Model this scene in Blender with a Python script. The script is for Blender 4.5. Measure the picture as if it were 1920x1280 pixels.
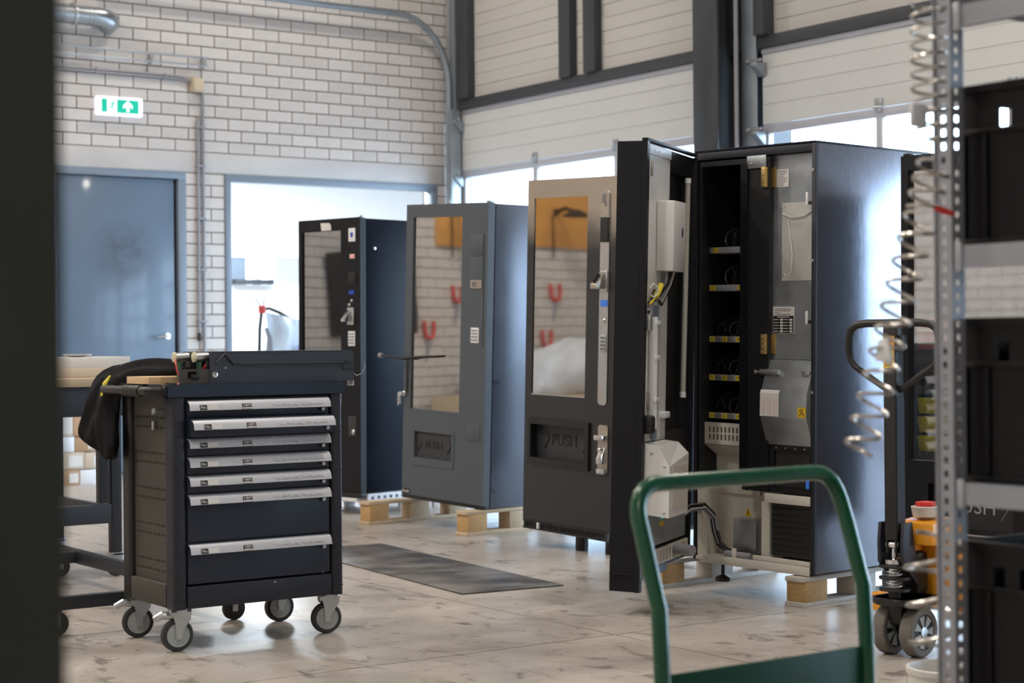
import bpy, bmesh, math, random
from mathutils import Vector, Matrix
random.seed(7)
R = math.radians
S = bpy.context.scene
C = S.collection
for o in list(bpy.data.objects):
    bpy.data.objects.remove(o)

# ------------------------------------------------------------------ camera
F, YAW, ROLL, H = 3327.0, 0.60999, -0.00902, 1.1
fw = Vector((math.sin(YAW), math.cos(YAW), 0))
r0 = Vector((math.cos(YAW), -math.sin(YAW), 0))
up = Vector((0, 0, 1))
cr = r0 * math.cos(ROLL) + up * math.sin(ROLL)
cu = -r0 * math.sin(ROLL) + up * math.cos(ROLL)
cam = bpy.data.cameras.new('camera')
camo = bpy.data.objects.new('camera', cam)
C.objects.link(camo)
mw = Matrix((cr, cu, -fw)).transposed().to_4x4()
mw.translation = (0, 0, H)
camo.matrix_world = mw
cam.sensor_width = 36.0
cam.lens = F / 1920 * 36.0
cam.clip_start = 0.05
cam.dof.use_dof = True
cam.dof.focus_distance = 6.8
cam.dof.aperture_fstop = 4.0
S.camera = camo

# ------------------------------------------------------------------ world, lights, exposure
w = bpy.data.worlds.new('sky')
S.world = w
w.use_nodes = True
bg = w.node_tree.nodes['Background']
bg.inputs[0].default_value = (0.60, 0.79, 1.0, 1)
bg.inputs[1].default_value = 10.0
S.view_settings.view_transform = 'Standard'
S.view_settings.look = 'None'
S.view_settings.gamma = 1.0
S.view_settings.use_curve_mapping = False
S.view_settings.exposure = 0.38


def lamp(name, loc, power, color, size, aim=(0, 0, -1), shape='DISK'):
    l = bpy.data.lights.new(name, 'AREA')
    l.shape = shape
    l.size = size
    l.energy = power
    l.color = color
    o = bpy.data.objects.new(name, l)
    C.objects.link(o)
    o.location = loc
    o.rotation_euler = Vector(aim).to_track_quat('-Z', 'Y').to_euler()
    return o


WARM = (1.0, 0.91, 0.80)
for i, (x, y, p) in enumerate([(7.4, 6.4, 130), (7.2, 12.7, 95), (1.0, 11.6, 330), (1.0, 7.6, 260), (4.6, 4.2, 150),
                               (0.2, 3.4, 190), (-2.2, 9.0, 200), (-1.5, -2.5, 170), (4.5, -1.0, 150)]):
    lamp('ceiling_lamp', (x, y, 6.1), p * 0.48, WARM, 0.45)
# unseen area lamp added to brighten the room behind the inner window
lamp('back_room_fill', (8.6, 16.6, 3.1), 300, (0.86, 0.93, 1.0), 1.6)


# ------------------------------------------------------------------ materials
def rgb(r, g, b):
    f = lambda c: ((c / 255 + 0.055) / 1.055) ** 2.4 if c > 10 else c / 255 / 12.92
    return (f(r), f(g), f(b))


def mat(name, col, rough=0.5, metal=0.0, var=0.12, scale=9.0, bump=0.0, coat=0.0, col2=None, stretch=None,
        rvar=0.08, emit=None, espow=1.0, rand=0.0, spec=0.5, detail=4.0, thr=None, brough=0.08):
    m = bpy.data.materials.new(name)
    m.use_nodes = True
    nt = m.node_tree
    N, L = nt.nodes, nt.links
    b = N['Principled BSDF']
    b.inputs['Metallic'].default_value = metal
    b.inputs['Roughness'].default_value = rough
    b.inputs['Specular IOR Level'].default_value = spec
    if coat:
        b.inputs['Coat Weight'].default_value = coat
        b.inputs['Coat Roughness'].default_value = brough
    tc = N.new('ShaderNodeTexCoord')
    mp = N.new('ShaderNodeMapping')
    if stretch:
        mp.inputs['Scale'].default_value = stretch
    L.new(tc.outputs['Object'], mp.inputs[0])
    no = N.new('ShaderNodeTexNoise')
    no.inputs['Scale'].default_value = scale
    no.inputs['Detail'].default_value = detail
    L.new(mp.outputs[0], no.inputs['Vector'])
    fac = no.outputs['Fac']
    if thr:
        mr = N.new('ShaderNodeMapRange')
        mr.inputs[1].default_value, mr.inputs[2].default_value = thr
        L.new(fac, mr.inputs[0])
        fac = mr.outputs[0]
    mx = N.new('ShaderNodeMix')
    mx.data_type = 'RGBA'
    c1 = tuple(max(0, c * (1 - var)) for c in col) + (1,)
    c2 = (tuple(min(1, c * (1 + var)) for c in col) if col2 is None else col2) + (1,)
    mx.inputs[6].default_value, mx.inputs[7].default_value = c1, c2
    L.new(fac, mx.inputs[0])
    out = mx.outputs[2]
    if rand:
        oi = N.new('ShaderNodeObjectInfo')
        hs = N.new('ShaderNodeHueSaturation')
        mr2 = N.new('ShaderNodeMapRange')
        mr2.inputs[3].default_value, mr2.inputs[4].default_value = 1 - rand, 1 + rand
        L.new(oi.outputs['Random'], mr2.inputs[0])
        L.new(mr2.outputs[0], hs.inputs['Value'])
        L.new(out, hs.inputs['Color'])
        out = hs.outputs[0]
    L.new(out, b.inputs['Base Color'])
    if rvar:
        mr3 = N.new('ShaderNodeMapRange')
        mr3.inputs[3].default_value, mr3.inputs[4].default_value = max(0.02, rough - rvar), min(1, rough + rvar)
        L.new(no.outputs['Fac'], mr3.inputs[0])
        L.new(mr3.outputs[0], b.inputs['Roughness'])
    if bump:
        bp = N.new('ShaderNodeBump')
        bp.inputs['Strength'].default_value = bump
        bp.inputs['Distance'].default_value = 0.004
        L.new(no.outputs['Fac'], bp.inputs['Height'])
        L.new(bp.outputs[0], b.inputs['Normal'])
    if emit:
        b.inputs['Emission Color'].default_value = emit + (1,)
        b.inputs['Emission Strength'].default_value = espow
    return m


def glassmat(name, refl, tint, trans, gcol=(1, 1, 1)):
    """thin pane: mirror share + clear share + dark backing share"""
    m = bpy.data.materials.new(name)
    m.use_nodes = True
    nt = m.node_tree
    N, L = nt.nodes, nt.links
    for n in list(N):
        N.remove(n)
    out = N.new('ShaderNodeOutputMaterial')
    g = N.new('ShaderNodeBsdfGlossy')
    g.inputs['Color'].default_value = gcol + (1,)
    g.inputs['Roughness'].default_value = 0.03
    t = N.new('ShaderNodeBsdfTransparent')
    t.inputs[0].default_value = trans + (1,)
    lw = N.new('ShaderNodeLayerWeight')
    lw.inputs[0].default_value = refl
    no = N.new('ShaderNodeTexNoise')
    no.inputs['Scale'].default_value = 1.7
    tcn = N.new('ShaderNodeTexCoord')
    L.new(tcn.outputs['Object'], no.inputs['Vector'])
    bp = N.new('ShaderNodeBump')
    bp.inputs['Strength'].default_value = 0.05
    bp.inputs['Distance'].default_value = 0.01
    L.new(no.outputs['Fac'], bp.inputs['Height'])
    L.new(bp.outputs[0], g.inputs['Normal'])
    mx = N.new('ShaderNodeMixShader')
    if tint is None:
        L.new(lw.outputs['Fresnel'], mx.inputs[0])
        L.new(t.outputs[0], mx.inputs[1])
    else:
        mx.inputs[0].default_value = refl
        d = N.new('ShaderNodeBsdfDiffuse')
        d.inputs[0].default_value = tint + (1,)
        m2 = N.new('ShaderNodeMixShader')
        m2.inputs[0].default_value = sum(trans) / 3
        L.new(d.outputs[0], m2.inputs[1])
        L.new(t.outputs[0], m2.inputs[2])
        L.new(m2.outputs[0], mx.inputs[1])
    L.new(g.outputs[0], mx.inputs[2])
    L.new(mx.outputs[0], out.inputs[0])
    return m


def floormat():
    m = mat('concrete_floor', (0.42, 0.375, 0.33), rough=0.34, var=0.18, scale=2.2, rvar=0.16, bump=0.10, detail=9, spec=0.7)
    nt = m.node_tree
    N, L = nt.nodes, nt.links
    b = N['Principled BSDF']
    src = b.inputs['Base Color'].links[0].from_socket
    geo = N.new('ShaderNodeNewGeometry')

    def layer(src, scale, lo, hi, col, fac, stretch=(1, 1, 1), detail=8, dist=0.0):
        mp = N.new('ShaderNodeMapping')
        mp.inputs['Scale'].default_value = stretch
        L.new(geo.outputs['Position'], mp.inputs[0])
        no = N.new('ShaderNodeTexNoise')
        no.inputs['Scale'].default_value = scale
        no.inputs['Detail'].default_value = detail
        no.inputs['Roughness'].default_value = 0.65
        no.inputs['Distortion'].default_value = dist
        L.new(mp.outputs[0], no.inputs['Vector'])
        mr = N.new('ShaderNodeMapRange')
        mr.inputs[1].default_value, mr.inputs[2].default_value = lo, hi
        mr.inputs[4].default_value = fac
        L.new(no.outputs['Fac'], mr.inputs[0])
        mx = N.new('ShaderNodeMix')
        mx.data_type = 'RGBA'
        L.new(mr.outputs[0], mx.inputs[0])
        L.new(src, mx.inputs[6])
        mx.inputs[7].default_value = col + (1,)
        return mx.outputs[2]
    src = layer(src, 0.9, 0.47, 0.66, (0.23, 0.20, 0.175), 0.75, dist=0.4)
    src = layer(src, 9.0, 0.56, 0.63, (0.15, 0.125, 0.105), 0.85, (1, 0.45, 1), 9, 0.6)
    src = layer(src, 26.0, 0.58, 0.66, (0.14, 0.115, 0.095), 0.8, (0.6, 1, 1), 6)
    src = layer(src, 6.0, 0.58, 0.70, (0.52, 0.48, 0.44), 0.4)
    L.new(src, b.inputs['Base Color'])
    return m


M = {}
M['floor'] = floormat()
M['joint'] = mat('joint_filler', (0.10, 0.085, 0.07), 0.9)
M['brick'] = mat('limestone_brick', (0.60, 0.575, 0.56), 0.85, var=0.10, scale=7, bump=0.25, rand=0.06)
M['mortar'] = mat('mortar', (0.20, 0.165, 0.14), 0.95, var=0.25, scale=14, bump=0.3)
M['lintel'] = mat('concrete_lintel', (0.56, 0.545, 0.54), 0.85, var=0.14, scale=3.5, bump=0.15)
M['white_wall'] = mat('white_plaster', (0.80, 0.82, 0.84), 0.8, var=0.03)
M['plank'] = mat('white_board', (0.53, 0.515, 0.49), 0.55, var=0.06, scale=3, rand=0.03, stretch=(1, 0.3, 3))
M['panel'] = mat('sectional_panel', (0.60, 0.605, 0.595), 0.45, var=0.04, scale=4, rand=0.02)
M['alu'] = mat('anodised_aluminium', (0.50, 0.51, 0.56), 0.4, 0.25, var=0.06)
M['dark_beam'] = mat('anthracite_beam', (0.045, 0.049, 0.056), 0.5, var=0.15)
M['galv'] = mat('galvanised_steel', (0.42, 0.45, 0.48), 0.38, 0.8, var=0.22, scale=16, rvar=0.12)
M['track'] = mat('track_steel', (0.30, 0.34, 0.38), 0.4, 0.6, var=0.2, scale=6)
M['column'] = mat('column_steel', (0.055, 0.06, 0.067), 0.42, 0.3, var=0.5, scale=3, stretch=(3, 3, 0.6))
M['door_blue'] = mat('door_paint', (0.115, 0.165, 0.235), 0.42, var=0.16, scale=2.0, coat=0.2)
_nt = M['door_blue'].node_tree
_N, _L = _nt.nodes, _nt.links
_b = _N['Principled BSDF']
_src = _b.inputs['Base Color'].links[0].from_socket
_tc = _N.new('ShaderNodeTexCoord')
_vd = _N.new('ShaderNodeVectorMath')
_vd.operation = 'DISTANCE'
_vd.inputs[1].default_value = (5.99, 14.33, 1.86)
_L.new(_tc.outputs['Object'], _vd.inputs[0])
_m1 = _N.new('ShaderNodeMapRange')
_m1.inputs[1].default_value, _m1.inputs[2].default_value = 0.36, 0.12
_L.new(_vd.outputs['Value'], _m1.inputs[0])
_n2 = _N.new('ShaderNodeTexNoise')
_n2.inputs['Scale'].default_value = 5.0
_n2.inputs['Distortion'].default_value = 1.4
_L.new(_tc.outputs['Object'], _n2.inputs['Vector'])
_mm = _N.new('ShaderNodeMath')
_mm.operation = 'MULTIPLY'
_L.new(_m1.outputs[0], _mm.inputs[0])
_L.new(_n2.outputs['Fac'], _mm.inputs[1])
_mx = _N.new('ShaderNodeMix')
_mx.data_type = 'RGBA'
_L.new(_mm.outputs[0], _mx.inputs[0])
_L.new(_src, _mx.inputs[6])
_mx.inputs[7].default_value = (0.045, 0.055, 0.075, 1)
_L.new(_mx.outputs[2], _b.inputs['Base Color'])
M['frame_blue'] = mat('frame_paint', (0.20, 0.25, 0.32), 0.4, var=0.06)
M['black_gap'] = mat('dark_rebate', (0.006, 0.006, 0.007), 0.7)
M['black'] = mat('black_powder_coat', (0.0050, 0.0058, 0.0090), 0.45, var=0.15, scale=40, spec=0.28)
M['black_side'] = mat('black_gloss_side', (0.0035, 0.0065, 0.015), 0.38, var=0.4, scale=9, rvar=0.09, spec=0.14)
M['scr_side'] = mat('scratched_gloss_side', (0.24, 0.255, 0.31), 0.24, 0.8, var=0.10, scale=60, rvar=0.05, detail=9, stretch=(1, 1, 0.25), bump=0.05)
M['anth'] = mat('anthracite_coat', (0.070, 0.084, 0.100), 0.42, var=0.06, scale=30)
M['anth_side'] = mat('anthracite_gloss', (0.11, 0.125, 0.165), 0.30, 0.35, var=0.1, scale=6, spec=0.9)
M['worn'] = mat('black_front_tan_top', (0.013, 0.0145, 0.018), 0.36, 0.1, var=0.5, scale=6, rvar=0.12, spec=0.7)  # black that turns tan and metallic towards the top, broken up by noise
mw_ = M['worn'].node_tree
_N, _L = mw_.nodes, mw_.links
_b = _N['Principled BSDF']
_src = _b.inputs['Base Color'].links[0].from_socket
_tc = _N.new('ShaderNodeTexCoord')
_sp = _N.new('ShaderNodeSeparateXYZ')
_L.new(_tc.outputs['Object'], _sp.inputs[0])
_no = _N.new('ShaderNodeTexNoise')
_no.inputs['Scale'].default_value = 5
_no.inputs['Detail'].default_value = 8
_L.new(_tc.outputs['Object'], _no.inputs['Vector'])
_ma = _N.new('ShaderNodeMath')
_ma.operation = 'MULTIPLY_ADD'
_ma.inputs[1].default_value = 0.22
_L.new(_no.outputs['Fac'], _ma.inputs[0])
_L.new(_sp.outputs['Z'], _ma.inputs[2])
_mr = _N.new('ShaderNodeMapRange')
_mr.interpolation_type = 'SMOOTHSTEP'
_mr.inputs[1].default_value, _mr.inputs[2].default_value = 1.66, 1.93
_L.new(_ma.outputs[0], _mr.inputs[0])
_mx = _N.new('ShaderNodeMix')
_mx.data_type = 'RGBA'
_L.new(_mr.outputs[0], _mx.inputs[0])
_L.new(_src, _mx.inputs[6])
_mx.inputs[7].default_value = (0.52, 0.46, 0.385, 1)
_L.new(_mx.outputs[2], _b.inputs['Base Color'])
_L.new(_mr.outputs[0], _b.inputs['Metallic'])
M['bare'] = mat('brushed_bare_steel', (0.46, 0.41, 0.35), 0.36, 0.75, var=0.28, scale=7, stretch=(1, 1, 6), rvar=0.14, col2=(0.58, 0.53, 0.46))
M['steel'] = mat('stainless_steel', (0.55, 0.56, 0.57), 0.3, 0.9, var=0.12, scale=20)
M['chrome'] = mat('chrome', (0.72, 0.73, 0.74), 0.16, 1.0, var=0.05)
M['zinc'] = mat('zinc_plate', (0.52, 0.54, 0.56), 0.33, 0.85, var=0.18, scale=14)
M['brass'] = mat('yellow_zinc_hinge', (0.55, 0.38, 0.14), 0.38, 0.8, var=0.35, scale=30)
M['white_metal'] = mat('white_enamel', (0.68, 0.68, 0.675), 0.38, var=0.05, scale=6, coat=0.2)
M['cream'] = mat('cream_enamel', (0.62, 0.59, 0.53), 0.45, var=0.10, scale=6)
M['inner'] = mat('inner_black', (0.008, 0.009, 0.011), 0.5, var=0.2)
M['inner2'] = mat('inner_dark_panel', (0.010, 0.011, 0.013), 0.42, var=0.12, scale=20)
M['mirror_glass'] = glassmat('dark_mirror_glass', 0.52, (0.012, 0.011, 0.011), (0, 0, 0), (1.0, 0.97, 0.93))
M['mirror_dim'] = glassmat('dim_mirror_glass', 0.36, (0.012, 0.012, 0.012), (0, 0, 0))
M['case_glass'] = glassmat('display_case_glass', 0.38, (0.01, 0.01, 0.01), (0.93, 0.93, 0.93))
M['pane'] = glassmat('clear_pane', 0.03, None, (0.97, 0.98, 0.98))
M['navy'] = mat('navy_drawer', (0.011, 0.019, 0.038), 0.40, var=0.08, scale=20, spec=0.5)
M['navy2'] = mat('navy_frame', (0.011, 0.013, 0.023), 0.5, var=0.12, scale=20)
M['warm_lit_side'] = mat('charcoal_warm_lit', (0.050, 0.045, 0.038), 0.55, var=0.1, scale=20)  # charcoal with the warm light on the trolley's left put into its brown
M['plastic'] = mat('black_plastic', (0.010, 0.010, 0.011), 0.45, var=0.15, scale=30)
M['crate'] = mat('black_crate_plastic', (0.0028, 0.0028, 0.0038), 0.42, var=0.2, scale=8, spec=0.25)
M['tread'] = mat('brown_grey_tyre', (0.14, 0.128, 0.112), 0.7, var=0.12, scale=20)
M['rubber'] = mat('grey_rubber', (0.040, 0.040, 0.044), 0.7, var=0.2, scale=20)
M['hub'] = mat('grey_hub', (0.36, 0.39, 0.39), 0.5, var=0.1, scale=10)
M['pine'] = mat('pallet_pine', (0.52, 0.40, 0.27), 0.75, var=0.22, scale=8, stretch=(1, 6, 6), bump=0.2, rand=0.12)
M['pine2'] = mat('pallet_endgrain', (0.46, 0.29, 0.13), 0.8, var=0.35, scale=14, stretch=(2, 2, 8), bump=0.2, rand=0.12)
M['pine3'] = mat('weathered_pallet_wood', (0.50, 0.47, 0.43), 0.8, var=0.25, scale=7, stretch=(1, 7, 7), bump=0.2, rand=0.1)
M['beech'] = mat('beech_board', (0.60, 0.42, 0.24), 0.5, var=0.15, scale=10, stretch=(1, 8, 8))
M['orange_board'] = mat('orange_plywood', (0.66, 0.33, 0.09), 0.6, var=0.15, scale=3, stretch=(0.4, 1, 4))
M['green'] = mat('green_lacquer', (0.0025, 0.066, 0.028), 0.26, var=0.10, scale=8, coat=0.2, spec=0.45)
M['shelf_steel'] = mat('shelf_galvanised', (0.34, 0.355, 0.39), 0.42, 0.45, var=0.16, scale=10)
M['wire'] = mat('spring_wire', (0.55, 0.52, 0.48), 0.28, 0.9, var=0.1)
M['dull_wire'] = mat('dull_wire', (0.16, 0.16, 0.16), 0.4, 0.6)
M['white_plastic'] = mat('white_plastic', (0.72, 0.73, 0.76), 0.4, var=0.05)
M['paper'] = mat('paper_label', (0.66, 0.65, 0.63), 0.7, var=0.05)
M['ink'] = mat('black_ink', (0.012, 0.012, 0.014), 0.6)
M['greyink'] = mat('grey_ink', (0.16, 0.16, 0.17), 0.6)
M['yellow'] = mat('yellow_sticker', (0.72, 0.47, 0.02), 0.5, var=0.06)
M['yblock'] = mat('yellow_block', (0.85, 0.80, 0.04), 0.5, var=0.1)
M['flap'] = mat('dark_flap', (0.030, 0.033, 0.039), 0.45, var=0.08)
M['tray'] = mat('tray_grey', (0.034, 0.041, 0.056), 0.42, var=0.06)
M['green_panel'] = mat('green_panel', (0.0022, 0.046, 0.021), 0.5, var=0.1, spec=0.25)
M['ytag'] = mat('yellow_price_tag', (0.65, 0.52, 0.03), 0.5, var=0.05)
M['orange'] = mat('orange_paint', (0.80, 0.33, 0.015), 0.38, var=0.1, coat=0.3)
M['red'] = mat('red_plastic', (0.62, 0.03, 0.025), 0.4, var=0.1)
M['blue'] = mat('blue_sticker', (0.02, 0.06, 0.42), 0.5, var=0.1)
M['pink'] = mat('pink_sticker', (0.72, 0.42, 0.38), 0.6)
M['lcd'] = mat('blue_lcd', (0.03, 0.12, 0.42), 0.3, emit=(0.05, 0.2, 0.7), espow=0.25)
M['cloth'] = mat('black_cloth', (0.010, 0.010, 0.012), 0.9, var=0.3, scale=40, bump=0.3, spec=0.2)
M['card'] = mat('brown_cardboard', (0.40, 0.26, 0.16), 0.8, var=0.1, rand=0.18)
M['card2'] = mat('pale_cardboard', (0.55, 0.46, 0.37), 0.8, var=0.08, rand=0.1)
M['worktop'] = mat('bench_worktop', (0.45, 0.35, 0.23), 0.5, var=0.15, scale=6, stretch=(1, 8, 8))
M['bench'] = mat('bench_steel', (0.018, 0.022, 0.030), 0.5, var=0.1)
M['mat'] = mat('worn_hardboard', (0.050, 0.048, 0.052), 0.40, var=0.3, scale=3.4, col2=(0.17, 0.155, 0.145), rvar=0.14, detail=9, stretch=(1, 1.7, 1), thr=(0.38, 0.68))
M['green_black'] = mat('dark_painted_steel', (0.011, 0.0135, 0.0085), 0.6, var=0.08)
M['sign_white'] = mat('sign_lit_white', (0.8, 0.8, 0.85), 0.4, emit=(0.86, 0.88, 1.0), espow=0.75)
M['sign_green'] = mat('sign_lit_green', (0.0, 0.30, 0.20), 0.4, emit=(0.0, 0.36, 0.24), espow=0.75)
M['beige'] = mat('beige_box', (0.60, 0.50, 0.36), 0.5, var=0.06)
M['duct'] = mat('spiral_duct', (0.40, 0.43, 0.46), 0.3, 0.85, var=0.25, scale=7)
M['conduit'] = mat('grey_conduit', (0.27, 0.27, 0.30), 0.45, var=0.1)
M['coil'] = mat('condenser_fins', (0.035, 0.032, 0.030), 0.55, 0.3, var=0.5, scale=60, stretch=(1, 1, 8))
M['ledtube'] = mat('clear_led_tube', (0.42, 0.41, 0.36), 0.25, var=0.1, coat=0.5)
M['poly'] = mat('clear_film', (0.46, 0.46, 0.44), 0.22, var=0.12, scale=6, bump=0.6, coat=0.6)
M['bagfilm'] = mat('plastic_sack', (0.62, 0.68, 0.75), 0.35, var=0.2, scale=5, bump=0.6)
M['ground'] = mat('yard_paving', (0.50, 0.50, 0.50), 0.8)
M['ceiling'] = mat('ceiling_sheet', (0.55, 0.55, 0.54), 0.7)
M['pcb'] = mat('circuit_board', (0.03, 0.10, 0.06), 0.5)
M['motor_end'] = mat('motor_end_cap', (0.62, 0.58, 0.42), 0.5)
M['bucket'] = mat('translucent_bucket', (0.62, 0.60, 0.56), 0.4)


# ------------------------------------------------------------------ geometry helpers
class B:
    def __init__(s):
        s.bm = bmesh.new()

    def box(s, x0, x1, y0, y1, z0, z1, bev=0.0, rot=None, seg=2):
        v = [s.bm.verts.new((x, y, z)) for x in (x0, x1) for y in (y0, y1) for z in (z0, z1)]
        fs = [(0, 1, 3, 2), (4, 6, 7, 5), (0, 4, 5, 1), (2, 3, 7, 6), (0, 2, 6, 4), (1, 5, 7, 3)]
        fa = [s.bm.faces.new([v[i] for i in f]) for f in fs]
        if rot is not None:
            cx = Vector(((x0 + x1) / 2, (y0 + y1) / 2, (z0 + z1) / 2))
            for q in v:
                q.co = cx + rot @ (q.co - cx)
        if bev:
            es = list({e for f in fa for e in f.edges})
            bmesh.ops.bevel(s.bm, geom=es, offset=bev, segments=seg, affect='EDGES', profile=0.5)
        return s

    def prism(s, pts, ax, a0, a1, bev=0.0):
        def P(p, a):
            return (a, p[0], p[1]) if ax == 'x' else (p[0], a, p[1]) if ax == 'y' else (p[0], p[1], a)
        lo = [s.bm.verts.new(P(p, a0)) for p in pts]
        hi = [s.bm.verts.new(P(p, a1)) for p in pts]
        n = len(pts)
        fa = [s.bm.faces.new(lo[::-1]), s.bm.faces.new(hi)]
        for i in range(n):
            fa.append(s.bm.faces.new((lo[i], lo[(i + 1) % n], hi[(i + 1) % n], hi[i])))
        if bev:
            es = list({e for f in fa for e in f.edges})
            bmesh.ops.bevel(s.bm, geom=es, offset=bev, segments=2, affect='EDGES', profile=0.5)
        return s

    def sweep(s, pts, r, seg=10, cap=True, closed=False):
        pts = [Vector(p) for p in pts]
        n = len(pts)
        rad = r if isinstance(r, (list, tuple)) else [r] * n
        rings = []
        nrm = None
        for i, p in enumerate(pts):
            if closed:
                t = (pts[(i + 1) % n] - pts[i - 1]).normalized()
            else:
                t = (pts[min(i + 1, n - 1)] - pts[max(i - 1, 0)]).normalized()
            if nrm is None:
                nrm = t.orthogonal().normalized()
            else:
                nrm = (nrm - t * nrm.dot(t)).normalized()
            bn = t.cross(nrm)
            rings.append([s.bm.verts.new(p + (nrm * math.cos(a) + bn * math.sin(a)) * rad[i])
                          for a in [2 * math.pi * k / seg for k in range(seg)]])
        m = n if closed else n - 1
        for i in range(m):
            a, b = rings[i], rings[(i + 1) % n]
            for k in range(seg):
                s.bm.faces.new((a[k], a[(k + 1) % seg], b[(k + 1) % seg], b[k]))
        if cap and not closed:
            s.bm.faces.new(rings[0][::-1])
            s.bm.faces.new(rings[-1])
        return s

    def cyl(s, p0, p1, r, seg=16, r2=None):
        return s.sweep([p0, p1], [r, r if r2 is None else r2], seg)

    def lathe(s, prof, c, axis=(0, 0, 1), seg=24, ring=False):
        """prof: (radius, height along axis) rows"""
        ax = Vector(axis).normalized()
        u = ax.orthogonal().normalized()
        v = ax.cross(u)
        c = Vector(c)
        rings = []
        for r, h in prof:
            rings.append([s.bm.verts.new(c + ax * h + (u * math.cos(t) + v * math.sin(t)) * max(r, 1e-4))
                          for t in [2 * math.pi * k / seg for k in range(seg)]])
        for a, b in zip(rings, rings[1:]):
            for k in range(seg):
                s.bm.faces.new((a[k], a[(k + 1) % seg], b[(k + 1) % seg], b[k]))
        if ring:
            for k in range(seg):
                s.bm.faces.new((rings[-1][k], rings[-1][(k + 1) % seg], rings[0][(k + 1) % seg], rings[0][k]))
        else:
            s.bm.faces.new(rings[0][::-1])
            s.bm.faces.new(rings[-1])
        return s

    def perf(s, us, vs, hole, place, th=0.0):
        """sheet of cells between breakpoints us x vs; hole(i, j) leaves a cell open"""
        g = {}

        def vv(i, j):
            if (i, j) not in g:
                g[(i, j)] = s.bm.verts.new(place(us[i], vs[j]))
            return g[(i, j)]
        for i in range(len(us) - 1):
            for j in range(len(vs) - 1):
                if not hole(i, j):
                    s.bm.faces.new((vv(i, j), vv(i + 1, j), vv(i + 1, j + 1), vv(i, j + 1)))
        return s

    def poly(s, pts):
        s.bm.faces.new([s.bm.verts.new(p) for p in pts])
        return s

    def mesh(s, name, m=None, smooth=True):
        bmesh.ops.recalc_face_normals(s.bm, faces=s.bm.faces)
        me = bpy.data.meshes.new(name)
        s.bm.to_mesh(me)
        s.bm.free()
        if m is not None:
            me.materials.append(M[m] if isinstance(m, str) else m)
        if smooth:
            me.polygons.foreach_set('use_smooth', [True] * len(me.polygons))
            me.set_sharp_from_angle(angle=R(32))
        return me

    def obj(s, name, m, parent=None, loc=None):
        return link(name, s.mesh(name, m), parent, loc)


def link(name, me, parent=None, loc=None):
    o = bpy.data.objects.new(name, me)
    C.objects.link(o)
    if parent is not None:
        o.parent = parent
    if loc is not None:
        o.location = loc
    return o


def tag(o, label=None, cat=None, group=None, kind=None):
    if label:
        o['label'] = label
    if cat:
        o['category'] = cat
    if group:
        o['group'] = group
    if kind:
        o['kind'] = kind
    return o


def thing(name, label, cat, loc=(0, 0, 0), rot=None, group=None):
    o = bpy.data.objects.new(name, None)
    o.empty_display_size = 0.1
    C.objects.link(o)
    m = (rot if rot is not None else Matrix.Identity(3)).to_4x4()
    m.translation = loc
    o.matrix_world = m
    return tag(o, label, cat, group)


def struct(name, loc=(0, 0, 0)):
    o = bpy.data.objects.new(name, None)
    C.objects.link(o)
    o.location = loc
    o['kind'] = 'structure'
    return o


def copy_thing(o, loc, rotz=None, label=None):
    c = o.copy()
    C.objects.link(c)
    c.location = loc
    if rotz is not None:
        c.rotation_euler.z = rotz
    if label:
        c['label'] = label
    for ch in list(o.children):
        d = ch.copy()
        C.objects.link(d)
        d.parent = c
        for g in list(ch.children):
            e = g.copy()
            C.objects.link(e)
            e.parent = d
    return c


def frame(yaw, tilt=0.0):
    """machine axes: x = right as seen from its front, y = towards its back"""
    a = R(-90 + yaw)
    ex = Vector((math.cos(a), math.sin(a), 0))
    ey = Vector((-math.sin(a), math.cos(a), 0))
    t = R(tilt)
    ex2 = ex * math.cos(t) - up * math.sin(t)
    ez2 = up * math.cos(t) + ex * math.sin(t)
    return Matrix((ex2, ey, ez2)).transposed()


def text(body, size, at, parent, name, m, ex=(1, 0, 0), ez=(0, 0, 1), ext=0.0008, align='CENTER', sx=1.0):
    cuv = bpy.data.curves.new(name, 'FONT')
    cuv.body = body
    cuv.size = size
    cuv.extrude = ext
    cuv.align_x = align
    cuv.align_y = 'CENTER'
    cuv.resolution_u = 2
    ob = bpy.data.objects.new(name, cuv)
    C.objects.link(ob)
    dg = bpy.context.evaluated_depsgraph_get()
    me = bpy.data.meshes.new_from_object(ob.evaluated_get(dg))
    bpy.data.objects.remove(ob)
    ex, ez = Vector(ex), Vector(ez)
    n = ex.cross(ez)
    at = Vector(at)
    for v in me.vertices:
        v.co = at + ex * v.co.x * sx + ez * v.co.y + n * v.co.z
    me.materials.clear()
    me.materials.append(M[m])
    return link(name, me, parent)


def arc(cx, cz, r, a0, a1, n):
    return [(cx + r * math.cos(R(a0 + (a1 - a0) * i / n)), cz + r * math.sin(R(a0 + (a1 - a0) * i / n))) for i in range(n + 1)]


def rrect(x0, x1, z0, z1, r, n=4):
    return (arc(x1 - r, z1 - r, r, 0, 90, n) + arc(x0 + r, z1 - r, r, 90, 180, n) +
            arc(x0 + r, z0 + r, r, 180, 270, n) + arc(x1 - r, z0 + r, r, 270, 360, n))


# ------------------------------------------------------------------ floor
fl = struct('floor')
B().box(-3.6, 9.5, -6.1, 14.5, -0.25, -0.006).obj('joint_bed', 'joint', fl)
xs = [-3.5, -0.9, 1.6, 4.112, 6.7, 9.45]
ys = [-6, -2.2, 1.6, 5.23, 8.9, 12.0, 14.4]
for i in range(len(xs) - 1):
    for j in range(len(ys) - 1):
        B().box(xs[i] + 0.004, xs[i + 1] - 0.004, ys[j] + 0.004, ys[j + 1] - 0.004, -0.05, 0).obj('slab', 'floor', fl)

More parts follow.
